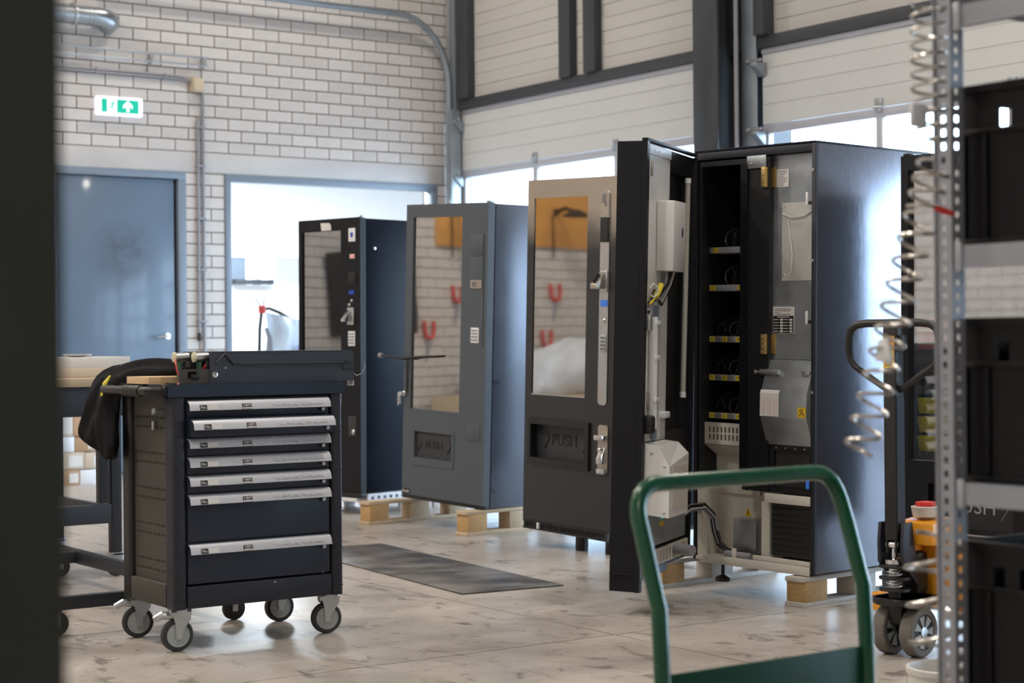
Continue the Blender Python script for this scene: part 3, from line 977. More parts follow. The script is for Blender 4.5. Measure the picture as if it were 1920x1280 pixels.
def pallet(label, loc, yaw, w, d, spans, pine='pine', h=0.140, bw=0.10):
    t = thing('wooden_pallet', label, 'pallet', loc, frame(yaw, 0))
    n = random.Random(3)
    for x in spans:
        B().box(x - bw, x, -0.012, d, 0, 0.020, 0.002).obj('bottom_board', pine, t)
        B().box(x - bw, x, -0.01, d, h - 0.0205, h - 0.0005, 0.002).obj('top_board', pine, t)
        for y in (0.0, d / 2 - 0.07, d - 0.15):
            b = B().box(x - bw + 0.001, x - 0.001, y, y + 0.145, 0.0205, h - 0.021, 0.002)
            b.obj('block', 'pine2' if y == 0 else pine, t)
    return t


pallet('light wooden pallet with orange end grain under the anthracite machine', (5.545, 8.383, 0), 7.5, 0.95, 0.78, (0.0, -0.90), 'pine', 0.139)

# ================================================================== vending machine 3 (black with tan metallic top)
fm3 = frame(5.0, 2.25)
v3 = thing('vending_machine', 'black vending machine with tan metallic top edge, half hidden by the open door', 'vending machine', (5.565, 7.136, 0), fm3, 'vending machines along the garage doors')
B().box(-0.663, 0.043, 0.060, 0.78, 0.122, 1.925, 0.004).obj('cabinet', 'black_side', v3)
xs3 = [-0.665, -0.612, -0.190, -0.152, -0.085, -0.020, 0.045]
dr = front(xs3, [0.124, 0.450, 0.660, 0.797, 1.838, 1.935], {(1, 3), (1, 1), (2, 1)}, 0, 0.055).obj('door', 'worn', v3)
B().prism(rrect(-0.614, -0.188, 0.795, 1.840, 0.02), 'y', 0.006, 0.012).obj('glass', 'mirror_glass', dr)
B().sweep([(-0.190, 0.0, 0.80), (-0.612, 0.0, 0.797)], 0.003, 6).obj('glass_bead', 'steel', dr)
st = B().prism(rrect(-0.086, -0.020, 0.770, 1.862, 0.02), 'y', -0.005, -0.001).obj('control_strip', 'steel', dr)
B().prism(rrect(-0.084, -0.022, 1.735, 1.858, 0.016), 'y', -0.0075, -0.0045).obj('scratched_plate', 'bare', st)
B().box(-0.070, -0.045, -0.0085, -0.007, 1.80, 1.845).box(-0.055, -0.040, -0.0085, -0.007, 1.78, 1.80).obj('scuff', 'greyink', st)
B().box(-0.082, -0.020, -0.012, -0.004, 1.600, 1.728, 0.003).obj('display_surround', 'plastic', st)
B().box(-0.077, -0.025, -0.014, -0.0115, 1.608, 1.720).obj('display', 'inner', st)
B().box(-0.080, -0.024, -0.012, -0.004, 1.345, 1.455, 0.003).obj('coin_plate', 'steel', st)
B().prism([(-0.012, 1.448), (-0.070, 1.385), (-0.070, 1.362), (-0.012, 1.362)], 'x', -0.088, -0.038, 0.003).obj('coin_funnel', 'bare', st)
B().box(-0.066, -0.056, -0.068, -0.03, 1.385, 1.442, 0.002, rot=Matrix.Rotation(R(-42), 3, 'X')).obj('coin_slot', 'ink', st)
B().box(-0.076, -0.024, -0.008, -0.004, 1.272, 1.306, 0.001).obj('lcd', 'lcd', st)
B().lathe([(0.010, 0), (0.010, 0.006), (0.006, 0.009)], (-0.046, -0.004, 1.202), (0, -1, 0), 14).obj('button', 'chrome', st)
keypad(st, -0.070, -0.028, 1.040, 1.130, -0.004, 'zinc', 'greyink')
pz = front([-0.622, -0.600, -0.170, -0.143], [0.425, 0.462, 0.640, 0.672], {(1, 1)}, -0.014, 0.004).obj('hatch_frame', 'plastic', dr)
fl3 = B().box(-0.611, -0.153, 0.040, 0.054, 0.451, 0.659).obj('flap', 'flap', dr)
text('PUSH', 0.085, (-0.385, 0.0395, 0.560), fl3, 'push_lettering', 'ink', ext=0.003)
for q in (-0.52, -0.215):
    B().sweep([(q - 0.02, 0.0385, 0.51), (q + 0.014, 0.0385, 0.565), (q - 0.002, 0.0385, 0.60)], 0.0045, 6).obj('arrow', 'ink', fl3)
rt = B().prism(rrect(-0.078, -0.006, 0.420, 0.668, 0.015), 'y', -0.006, 0.0).obj('return_plate', 'bare', dr)
B().box(-0.074, -0.012, -0.042, -0.005, 0.590, 0.618, 0.006).obj('return_lip', 'chrome', rt)
B().prism([(-0.006, 0.56), (-0.034, 0.50), (-0.034, 0.47), (-0.006, 0.47)], 'x', -0.060, -0.020, 0.003).obj('return_cup', 'chrome', rt)
B().lathe([(0.012, 0), (0.012, 0.03), (0.008, 0.034)], (-0.040, -0.004, 0.545), (0, -1, 0), 12).obj('lock', 'chrome', rt)
B().box(-0.070, -0.012, -0.024, -0.005, 0.418, 0.446, 0.005).obj('latch', 'chrome', rt)
n3 = 80
us = [-0.665 + 0.665 * i / n3 for i in range(n3 + 1)]
slab(us, [0.074, 0.084, 0.112, 0.122], lambda i, j: j == 1 and i % 2 == 0, XZ, 0.0, 0.012).obj('kick_grille', 'plastic', v3)
B().box(-0.655, -0.01, 0.014, 0.70, 0.090, 0.1215, 0.004).obj('base', 'inner', v3)
for x, y in ((-0.30, 0.10), (-0.60, 0.62), (-0.07, 0.10), (-0.07, 0.62)):
    B().lathe([(0.032, -0.01 + x * 0.0437), (0.034, 0.01), (0.034, 0.0895)], (x, y, 0.0), (0, 0, 1), 16).obj('leg', 'plastic', v3)
B().box(-0.54, -0.525, -0.012, -0.001, 0.082, 0.115, 0.002).obj('tag', 'white_plastic', v3)

# ================================================================== vending machine 4 (open)
fm4 = frame(7.0, 1.0)
o4 = Vector((5.165, 5.251, 0))
v4 = thing('vending_machine', 'open black vending machine on pallet with its door swung wide and white interior', 'vending machine', o4, fm4, 'vending machines along the garage doors')
zt = 1.900
sh = slab([-0.663, -0.646, -0.018, -0.001], [0.0, 0.78, 0.80], lambda i, j: i == 1 and j == 0, XY, 0.134, zt)
sh.obj('cabinet', 'black', v4)
B().box(-0.663, 0.001, -0.004, 0.80, zt, zt + 0.010, 0.002).obj('roof', 'black_side', v4)
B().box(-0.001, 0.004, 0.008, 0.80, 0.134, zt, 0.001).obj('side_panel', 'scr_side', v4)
B().box(-0.018, 0.003, -0.004, 0.008, 0.134, zt, 0.002).obj('corner_edge', 'navy2', v4)
# inner black frame of the product cell
slab([-0.655, -0.628, -0.393, -0.250], [0.455, 0.50, 1.838, 1.860], lambda i, j: i == 1 and j in (0, 1), XZ, 0.006, 0.024).obj('inner_frame', 'inner2', v4)
slab([-0.400, -0.392, -0.371, -0.362], [0.50, 1.836], lambda i, j: False, XZ, -0.004, 0.0055).obj('gasket', 'black', v4)
B().box(-0.360, -0.019, 0.016, 0.79, 1.872, 1.898, 0.001).obj('ceiling_plate', 'cream', v4)
B().box(-0.6455, -0.0185, -0.002, 0.0155, 1.868, 1.899, 0.001).obj('head_rail', 'navy2', v4)
B().box(-0.645, -0.378, 0.72, 0.74, 0.45, 1.86).obj('cell_back', 'inner', v4)
B().box(-0.6455, -0.640, 0.025, 0.72, 0.45, 1.86).obj('cell_wall', 'inner2', v4)
B().box(-0.392, -0.386, 0.026, 0.72, 0.45, 1.86).obj('cell_wall', 'inner', v4)
for z in (1.77, 1.53, 1.28, 0.98, 0.62):
    B().lathe([(0.006, 0), (0.006, 0.002)], (-0.640, 0.055, z), (1, 0, 0), 8).obj('rivet', 'inner', v4)
B().lathe([(0.018, 0), (0.018, 0.01), (0.008, 0.016)], (-0.5735, 0.40, 1.695), (0, -1, 0), 14).obj('lamp_socket', 'conduit', v4)
tz = [(1.479, [('21', -0.602)], 2), (1.315, [('31', -0.618), ('33', -0.462)], 2), (1.092, [('41', -0.618), ('42', -0.546), ('43', -0.468)], 3),
      (0.925, [('51', -0.618), ('52', -0.546), ('53', -0.468)], 3), (0.759, [('61', -0.618), ('62', -0.546), ('63', -0.468)], 3)]
for z, tags, nl in tz:
    sf = B().box(-0.639, -0.396, 0.078, 0.70, z - 0.014, z - 0.010).box(-0.639, -0.396, 0.070, 0.0785, z - 0.013, z + 0.013, 0.001).obj('tray', 'conduit', v4)
    for tname, x in tags:
        tg = B().box(x - 0.014, x + 0.014, 0.067, 0.0698, z - 0.011, z + 0.011).obj('price_tag', 'ytag', sf)
        text(tname, 0.017, (x, 0.0668, z), sf, 'tag_number', 'ink', ext=0.0003)
        if nl == 3:
            B().box(x + 0.016, x + 0.044, 0.067, 0.0698, z - 0.011, z + 0.011).obj('clear_tag', 'greyink', sf)
    for k in range(nl if nl == 3 else 1):
        x = (-0.606 + 0.076 * k) if nl == 3 else -0.555
        rr = 0.031 if nl == 3 else 0.040
        helix((x, 0.095, z + rr + 0.014), (0, 1, 0), rr, 8 if nl == 3 else 6, 0.05, 0.0014, 14, 'dull_wire', 1.1 * k, 'spiral', sf)
    for x in ((-0.568, -0.492) if nl == 3 else (-0.505,)):
        B().prism(rrect(0.10, 0.68, z - 0.009, z + 0.105, 0.012), 'x', x - 0.002, x + 0.002).obj('divider', 'inner2', sf)
vus = [-0.640, -0.618] + [-0.618 + 0.0112 * (i + 1) for i in range(19)] + [-0.394]
vb = slab(vus, [0.636, 0.655, 0.680, 0.688, 0.712, 0.730], lambda i, j: j in (1, 3) and 0 < i < 20 and i % 2 == 1, XZ, 0.045, 0.052).obj('vent_grille', 'cream', v4)
B().box(-0.640, -0.394, 0.054, 0.30, 0.637, 0.730).obj('vent_box', 'inner', v4)
B().prism([(0.046, 0.634), (0.125, 0.585), (0.125, 0.42), (0.20, 0.42), (0.20, 0.634)], 'x', -0.640, -0.394).obj('white_chute', 'cream', v4)
# galvanised side compartment
B().box(-0.264, -0.018, 0.040, 0.046, 1.012, 1.866).obj('galvanised_plate', 'galv', v4)
B().box(-0.366, -0.262, -0.002, 0.004, 1.815, 1.868, 0.001).obj('top_bracket', 'galv', v4)
screws(v4, [(-0.345, -0.002, 1.835), (-0.283, -0.002, 1.835)], 0.005)
for z in (1.775, 1.075):
    hg = B().box(-0.286, -0.262, -0.004, 0.0055, z - 0.042, z + 0.042, 0.001).box(-0.262, -0.238, 0.034, 0.0395, z - 0.042, z + 0.042, 0.001)
    hg.cyl((-0.262, 0.0, z - 0.042), (-0.262, 0.0, z + 0.042), 0.006, 10)
    hg.box(-0.262, -0.256, 0.0, 0.036, z - 0.040, z + 0.040)
    ho = hg.obj('hinge', 'brass', v4)
    screws(ho, [(-0.276, -0.004, z + dz) for dz in (-0.032, -0.011, 0.011, 0.032)], 0.003)
s1 = B().box(-0.236, -0.172, 0.037, 0.0395, 1.732, 1.806).obj('info_label', 'paper', v4)
tb = B()
for k in range(9):
    tb.box(-0.231, -0.231 + random.uniform(0.03, 0.054), 0.0362, 0.0368, 1.797 - 0.0075 * k, 1.7995 - 0.0075 * k)
tag(tb.obj('fine_print', 'greyink', s1), kind='stuff')
s2 = B().box(-0.252, -0.140, 0.037, 0.0395, 1.120, 1.232).obj('price_list_label', 'paper', v4)
B().box(-0.250, -0.142, 0.0362, 0.0369, 1.122, 1.194).obj('black_table', 'ink', s2)
tb = B()
for k in range(5):
    for x in (-0.213, -0.163):
        tb.box(x, x + 0.015, 0.0352, 0.0360, 1.125 + 0.0122 * k, 1.133 + 0.0122 * k)
    tb.box(-0.247, -0.222, 0.0352, 0.0360, 1.128 + 0.0122 * k, 1.1305 + 0.0122 * k)
    tb.box(-0.195, -0.170, 0.0352, 0.0360, 1.128 + 0.0122 * k, 1.1305 + 0.0122 * k)
tb.box(-0.228, -0.165, 0.0352, 0.0360, 1.187, 1.190)
tag(tb.obj('table_cells', 'paper', s2), kind='stuff')
tb = B()
for k, x1 in enumerate((-0.155, -0.160, -0.215, -0.160)):
    tb.box(-0.242, x1, 0.0362, 0.0368, 1.222 - 0.0075 * k, 1.2245 - 0.0075 * k)
tag(tb.obj('fine_print', 'greyink', s2), kind='stuff')
pz_ = B()
gv = {}
for i in range(9):
    for j in range(13):
        u, v = i / 8, j / 12
        edge = 0.012 * math.sin(math.pi * u) * math.sin(math.pi * v)
        gv[i, j] = pz_.bm.verts.new((-0.205 + 0.186 * u + 0.003 * v, 0.036 - edge - 0.003 * math.sin(9 * u + 2 * v), 1.665 - 0.325 * v))
for i in range(8):
    for j in range(12):
        pz_.bm.faces.new((gv[i, j], gv[i + 1, j], gv[i + 1, j + 1], gv[i, j + 1]))
ph_ = pz_.obj('film_pouch', 'poly', v4)
screws(ph_, [(-0.188, 0.036, 1.650), (-0.192, 0.036, 1.365)], 0.006)
B().sweep([(-0.198, 0.030, 1.62), (-0.15, 0.024, 1.60), (-0.08, 0.024, 1.605), (-0.022, 0.030, 1.635)], 0.003, 6).obj('pouch_welt', 'poly', ph_)
B().sweep([(-0.165, 0.026, 1.59), (-0.150, 0.022, 1.52), (-0.138, 0.021, 1.45), (-0.145, 0.023, 1.38), (-0.158, 0.026, 1.36)], 0.0018, 6).obj('pouch_crease', 'white_plastic', ph_)
for z in (1.675, 1.188):
    hk = B().box(-0.050, -0.038, -0.006, 0.004, z - 0.030, z + 0.026, 0.005).obj('hook', 'white_plastic', v4)
    B().box(-0.038, -0.018, 0.0, 0.006, z - 0.026, z - 0.012, 0.001).obj('hook_arm', 'plastic', hk)
for z in (1.79, 1.42, 0.88):
    B().lathe([(0.006, 0), (0.006, 0.003)], (-0.010, -0.004, z), (0, -1, 0), 10).obj('rivet', 'zinc', v4)
cvp = [(0.020, 1.010), (-0.030, 0.872), (-0.032, 0.771), (0.012, 0.655), (0.055, 0.655), (0.055, 1.010)]
B().prism(cvp, 'x', -0.262, -0.019, 0.002).obj('chute_cover', 'galv', v4)
bl = B().box(-0.285, -0.180, -0.012, -0.002, 0.948, 0.970, 0.002).cyl((-0.300, -0.016, 0.958), (-0.180, -0.016, 0.958), 0.005, 8).obj('slide_bolt', 'zinc', v4)
B().lathe([(0.009, 0), (0.009, 0.008)], (-0.304, -0.016, 0.958), (1, 0, 0), 10).obj('bolt_end', 'zinc', bl)
B().box(-0.060, -0.020, -0.014, -0.002, 0.950, 0.968, 0.002).obj('catch', 'zinc', v4)
pq = B()
pq.poly([(-0.262, -0.0327, 0.872), (-0.162, -0.0327, 0.872), (-0.162, -0.0347, 0.776), (-0.262, -0.0347, 0.776)])
pq.poly([(-0.262, -0.0275, 0.886), (-0.160, -0.0275, 0.886), (-0.162, -0.0327, 0.872), (-0.262, -0.0327, 0.872)])
p3 = pq.obj('paper_notice', 'paper', v4)
tb = B()
for k in range(3):
    x = -0.250 + 0.031 * k
    for q in range(4):
        tb.box(x, x + 0.016, -0.0360, -0.0352, 0.788 + 0.018 * q, 0.7892 + 0.018 * q)
    tb.box(x, x + 0.001, -0.0360, -0.0352, 0.788, 0.855).box(x + 0.0155, x + 0.0165, -0.0360, -0.0352, 0.788, 0.855)
tag(tb.obj('diagram', 'pink', p3), kind='stuff')
ys_ = B().box(-0.062, -0.020, -0.0355, -0.0325, 0.776, 0.818).obj('warning_sticker', 'yellow', v4)
B().sweep([(-0.052, -0.036, 0.785), (-0.040, -0.036, 0.795), (-0.050, -0.036, 0.808), (-0.036, -0.036, 0.812), (-0.036, -0.036, 0.798), (-0.026, -0.036, 0.784)], 0.0018, 6).obj('hand_symbol', 'ink', ys_)
ff = slab([-0.245, -0.225, -0.036, -0.019], [0.455, 0.478, 0.632, 0.654], lambda i, j: (i, j) == (1, 1), XZ, 0.012, 0.030).obj('filter_frame', 'inner2', v4)
B().box(-0.224, -0.037, 0.026, 0.050, 0.479, 0.631).obj('filter_mesh', 'coil', ff)
screws(ff, [(-0.21 + 0.05 * k, 0.011, 0.643) for k in range(4)], 0.004, m='brass')
B().box(-0.060, -0.045, 0.018, 0.025, 0.48, 0.54, 0.002).obj('blue_clip', 'lcd', ff)
B().box(-0.262, -0.019, -0.004, 0.030, 0.412, 0.450, 0.002).obj('white_rail', 'cream', v4)
cs = B().box(-0.236, -0.019, 0.020, 0.090, 0.190, 0.411).obj('condenser', 'coil', v4)
for k in range(8):
    B().box(-0.232, -0.022, 0.014, 0.0205, 0.206 + 0.0255 * k, 0.213 + 0.0255 * k, 0.001).obj('fin_row', 'inner2', cs)
B().box(-0.242, -0.2365, 0.010, 0.09, 0.190, 0.411).obj('condenser_edge', 'galv', cs)
bp = B().box(-0.646, -0.018, -0.004, 0.60, 0.134, 0.150, 0.001).obj('base_plate', 'cream', v4)
B().box(-0.610, -0.018, -0.0095, -0.0045, 0.126, 0.162, 0.0015).obj('base_lip', 'cream', bp)
B().box(-0.330, -0.020, 0.004, 0.016, 0.151, 0.182, 0.001).obj('base_rail', 'cream', bp)
for x, y in ((-0.32, -0.001), (-0.06, -0.001)):
    B().prism([(x - 0.04, y), (x + 0.03, y), (x + 0.038, y + 0.004), (x + 0.02, y + 0.03), (x - 0.03, y + 0.03)], 'z', 0.1505, 0.153).obj('blue_pad', 'blue', bp)
B().box(-0.6395, -0.636, 0.0, 0.30, 0.151, 0.448).obj('white_side_wall', 'cream', v4)
B().box(-0.636, -0.280, 0.140, 0.146, 0.151, 0.448).obj('white_back_wall', 'cream', v4)
B().box(-0.300, -0.244, 0.030, 0.036, 0.176, 0.410, rot=Matrix.Rotation(R(12), 3, 'Z')).obj('white_flap', 'cream', v4)
gb = B().box(-0.500, -0.372, 0.075, 0.138, 0.176, 0.318, 0.002).obj('control_box', 'galv', v4)
B().prism([(-0.486, 0.326), (-0.452, 0.326), (-0.469, 0.364)], 'y', 0.1365, 0.1395).obj('warning_triangle', 'yellow', v4)
B().box(-0.471, -0.467, 0.1355, 0.137, 0.332, 0.350).obj('flash_symbol', 'ink', v4)
for k, (dx, dz, rr, mm) in enumerate(((0, 0, 0.008, 'plastic'), (0.016, 0.012, 0.007, 'plastic'), (0.01, -0.012, 0.006, 'conduit'), (0.024, -0.004, 0.005, 'conduit'))):
    B().sweep([(-0.668 + dx, -0.075, 0.335 + dz), (-0.655 + dx, -0.05, 0.36 + dz), (-0.625 + dx, 0.01, 0.365 + dz), (-0.605 + dx, 0.05, 0.32 + dz), (-0.60 + dx, 0.06, 0.26 + dz), (-0.575 + dx, 0.06, 0.20 + dz),
               (-0.53 + dx, 0.055, 0.180 + dz * 0.4), (-0.46, 0.05, 0.176 + dz * 0.4), (-0.38, 0.05, 0.172 + dz * 0.4)], rr, 8).obj('cable', mm, v4)
B().cyl((-0.50, 0.03, 0.168), (-0.36, 0.03, 0.168), 0.016, 12).obj('grey_pipe', 'conduit', v4)
B().box(-0.445, -0.425, 0.0, 0.012, 0.151, 0.20, 0.002).obj('white_stud', 'cream', v4)
B().cyl((-0.535, 0.05, 0.070), (-0.535, 0.05, 0.1335), 0.008, 10).lathe([(0.034, 0), (0.034, 0.014), (0.012, 0.026)], (-0.535, 0.05, 0.046), (0, 0, 1), 16).obj('levelling_foot', 'plastic', v4)

# --- the swung door: a part of machine 4, its fittings are sub-parts
fd = frame(122.96, 0)
_ex, _ey, _ez = fd.col[0].copy(), fd.col[1].copy(), fd.col[2].copy()
_a = R(1.7)
fd = Matrix((_ex, _ey * math.cos(_a) + _ez * math.sin(_a), _ez * math.cos(_a) - _ey * math.sin(_a))).transposed()
ed = (Matrix.Translation(o4) @ fm4.to_4x4()).inverted() @ (Matrix.Translation((4.448, 5.502, 0)) @ fd.to_4x4())
prof = [(0, 0), (0, 0.022), (0.006, 0.025), (0.006, 0.128), (0.70, 0.128), (0.70, 0.10), (0.030, 0.10), (0.030, 0)]
dd = B().prism(prof, 'z', 0.095, 1.893).obj('door', 'black', v4)
dd.matrix_local = ed
B().box(0.0, 0.70, -0.001, 0.024, 1.893, 1.905, 0.001).obj('door_top_edge', 'black', dd)
B().box(-0.0015, 0.008, 0.0, 0.128, 0.165, 0.168).obj('skirt_joint', 'black_gap', dd)
ipn = B().box(0.031, 0.350, 0.014, 0.0195, 0.69, 1.845).obj('white_inner_panel', 'white_metal', dd)
B().box(0.031, 0.350, 0.008, 0.016, 1.848, 1.886, 0.001).obj('top_flange', 'white_plastic', dd)
screws(ipn, [(0.06, 0.010, 1.866), (0.12, 0.010, 1.866), (0.18, 0.010, 1.866)], 0.005)
slab([0.352, 0.375, 0.650, 0.70], [0.60, 0.72, 1.80, 1.888], lambda i, j: (i, j) == (1, 1), XZ, 0.02, 0.05).obj('window_frame', 'inner2', dd)
B().box(0.375, 0.650, 0.045, 0.050, 0.72, 1.80).obj('dark_window', 'inner', dd)
B().box(0.700, 0.712, 0.0, 0.128, 0.16, 1.888, 0.002).obj('hinge_edge', 'black', dd)
lt = B().cyl((0.566, 0.004, 0.875), (0.581, 0.004, 1.775), 0.012, 12).obj('led_tube', 'ledtube', dd)
B().cyl((0.5808, 0.004, 1.768), (0.5812, 0.004, 1.790), 0.0135, 12).obj('tube_cap', 'white_plastic', lt)
B().cyl((0.5662, 0.004, 0.880), (0.5658, 0.004, 0.855), 0.0135, 12).obj('tube_cap', 'white_plastic', lt)
eb = B().box(0.176, 0.345, -0.062, 0.013, 1.382, 1.668, 0.006).obj('white_coin_box', 'white_metal', dd)
B().box(0.285, 0.300, -0.0635, -0.0615, 1.525, 1.560).obj('box_slot', 'ink', dd)
for z in (1.79, 1.255, 0.86):
    B().box(0.085, 0.100, 0.006, 0.0195, z - 0.03, z + 0.03, 0.003).obj('panel_hinge', 'bare', dd)
for k in range(5):
    o_ = 0.010 * k
    B().sweep([(0.26 + o_, -0.03, 1.385), (0.24 + o_, -0.02, 1.33), (0.20 + o_ * 0.6, 0.0, 1.285 - o_), (0.14, 0.004, 1.262 + o_), (0.08, 0.01, 1.25 - o_)], 0.006, 6).obj('cable', ['plastic', 'conduit', 'conduit', 'paper', 'plastic'][k], dd)
B().sweep([(0.060, 0.0, 1.305), (0.075, -0.012, 1.328), (0.10, -0.02, 1.315), (0.105, -0.018, 1.29), (0.085, -0.012, 1.272), (0.065, -0.005, 1.28)], 0.004, 6).obj('white_wire', 'paper', dd)
B().sweep([(0.165, -0.015, 1.325), (0.13, -0.015, 1.295), (0.10, -0.012, 1.275)], 0.012, 8).sweep([(0.10, -0.012, 1.272), (0.05, -0.005, 1.245)], 0.005, 6).obj('yellow_sleeve', 'ytag', dd)
B().cyl((0.118, -0.004, 0.745), (0.108, -0.004, 1.195), 0.019, 12).obj('white_pipe', 'white_plastic', dd)
B().box(0.150, 0.205, 0.004, 0.0135, 0.70, 1.24).obj('grey_channel', 'frame_blue', dd)
B().sweep([(0.168, 0.0, 1.19), (0.165, 0.0, 0.80), (0.150, 0.0, 0.745), (0.115, 0.0, 0.735)], 0.013, 8).obj('grey_hose', 'conduit', dd)
for z in (1.17, 1.03, 0.86):
    B().box(0.095, 0.150, -0.024, -0.012, z - 0.010, z + 0.010, 0.003).obj('pipe_clip', 'white_plastic', dd)
B().box(0.040, 0.075, -0.012, 0.019, 1.14, 1.20, 0.004).obj('lock_case', 'zinc', dd)
B().box(0.036, 0.085, -0.030, 0.019, 0.725, 0.80, 0.012).obj('black_cap', 'plastic', dd)
B().box(0.270, 0.345, -0.010, 0.0195, 0.778, 0.805, 0.005).obj('white_latch', 'white_plastic', dd)
hp = B()
hv = [(0.036, 0.0, 0.690), (0.036, 0.0, 0.405), (0.036, -0.105, 0.395), (0.036, -0.105, 0.600), (0.036, -0.06, 0.672),
      (0.300, 0.0, 0.690), (0.300, 0.0, 0.405), (0.300, -0.105, 0.395), (0.300, -0.105, 0.640), (0.300, -0.06, 0.684)]
q = [hp.bm.verts.new(p) for p in hv]
for f in ((0, 1, 2, 3, 4), (5, 6, 7, 8, 9), (0, 1, 6, 5), (1, 2, 7, 6), (2, 3, 8, 7), (3, 4, 9, 8), (4, 0, 5, 9)):
    hp.bm.faces.new([q[i] for i in f])
hpo = hp.obj('delivery_hopper', 'white_metal', dd)
screws(dd, [(0.036, -0.085, 0.60), (0.036, -0.085, 0.415), (0.036, -0.03, 0.65), (0.036, -0.015, 0.40)], 0.006, (-1, 0, 0), 'galv')
B().box(0.075, 0.290, -0.1075, -0.1045, 0.43, 0.60).obj('hopper_mouth', 'cream', dd)
gp = B().box(0.031, 0.625, 0.0, 0.016, 0.262, 0.392, 0.001).obj('galvanised_panel', 'galv', dd)
B().box(0.270, 0.300, -0.006, 0.0, 0.366, 0.388, 0.002).obj('green_switch', 'sign_green', dd)
B().box(0.255, 0.310, -0.002, 0.0, 0.335, 0.355).obj('yellow_label', 'yellow', dd)
gu = [0.075 + 0.555 * i / 25 for i in range(26)]
slab(gu, [0.185, 0.192, 0.240, 0.250], lambda i, j: j == 1 and i % 2 == 1, XZ, -0.012, -0.006).obj('intake_grille', 'cream', dd)
B().box(0.05, 0.63, -0.004, 0.10, 0.17, 0.255).obj('dark_duct', 'inner', dd)
B().cyl((0.40, -0.10, 0.225), (0.44, -0.013, 0.225), 0.024, 14).obj('grey_grommet', 'conduit', dd)

pallet('pale wooden pallet with stamped blocks under the open black machine', (5.130, 5.262, 0), 7.0, 0.95, 0.80, (0.0, -0.80), 'pine3', 0.124)

# ================================================================== vending machine 5 (right edge)
fm5 = frame(7.0, 0.5)
v5 = thing('vending_machine', 'black vending machine at far right with lit price strip, standing behind the pallet jack', 'vending machine', (5.262, 4.863, 0), fm5, 'vending machines along the garage doors')
W5 = 1.16
slab([0.0, 0.018, W5 - 0.018, W5], [0.056, 0.73, 0.75], lambda i, j: i == 1 and j == 0, XY, 0.182, 1.806).obj('cabinet', 'black_side', v5)
B().box(0, W5, 0.056, 0.75, 1.8065, 1.815, 0.002).obj('roof', 'black', v5)
B().box(0.019, W5 - 0.019, 0.056, 0.729, 0.182, 0.60).obj('lower_housing', 'inner', v5)
dr5 = slab([0, 0.033, 0.125, 0.500, 0.80, W5], [0.182, 0.365, 0.535, 0.622, 1.757, 1.815], lambda i, j: (j == 3 and i in (1, 2, 3)) or (i == 2 and j == 1), XZ, 0, 0.052).obj('door', 'black', v5)
B().box(0.033, 0.80, 0.020, 0.026, 0.622, 1.757).obj('glass', 'case_glass', dr5)
f5 = B().box(0.126, 0.499, 0.026, 0.036, 0.366, 0.534).obj('flap', 'inner2', dr5)
text('PUSH', 0.085, (0.312, 0.0255, 0.455), f5, 'push_lettering', 'shelf_steel', ext=0.001)
for q in (0.165, 0.455):
    B().sweep([(q - 0.02, 0.025, 0.41), (q + 0.014, 0.025, 0.46), (q - 0.002, 0.025, 0.49)], 0.002, 6).obj('arrow', 'shelf_steel', f5)
B().box(0.10, 0.53, -0.004, 0.001, 0.345, 0.352).obj('hatch_edge', 'conduit', dr5)
B().box(0.01, 0.04, 0.0, 0.03, 1.8155, 1.825, 0.003).obj('hinge_cap', 'plastic', v5)
for z in (1.52, 1.325, 1.155, 0.90, 0.645):
    s5 = B().box(0.02, 0.84, 0.085, 0.68, z - 0.022, z - 0.018).box(0.02, 0.84, 0.075, 0.0845, z - 0.022, z + 0.012, 0.001).obj('tray', 'ledtube' if z == 1.325 else 'conduit', v5)
    if z == 1.325:
        for k in range(8):
            x = 0.10 + 0.10 * k
            text(('0.60€', '0.70€')[k in (3, 4, 5)], 0.018, (x, 0.0742, z - 0.004), s5, 'price_print', 'ink', ext=0.0003)
    for k in range(10):
        helix((0.07 + 0.075 * k, 0.10, z + 0.045), (0, 1, 0), 0.031, 3, 0.07, 0.0013, 12, 'dull_wire', 0.7 * k, 'spiral', s5)
for k in range(3):
    z = 0.655 + 0.074 * k
    B().prism([(0.05, z), (0.17, z), (0.18, z + 0.062), (0.04, z + 0.062)], 'y', 0.045, 0.068, 0.004).obj('yellow_block', 'yblock', v5)  # yellow blocks stacked just inside the glass
rp = B().box(0.045, 0.19, 0.045, 0.066, 1.055, 1.175, 0.004).obj('red_pack', 'red', v5)
for k in (0, 1):
    B().box(0.046, 0.189, 0.0435, 0.0455, 1.075 + 0.05 * k, 1.085 + 0.05 * k).obj('white_stripe', 'paper', rp)


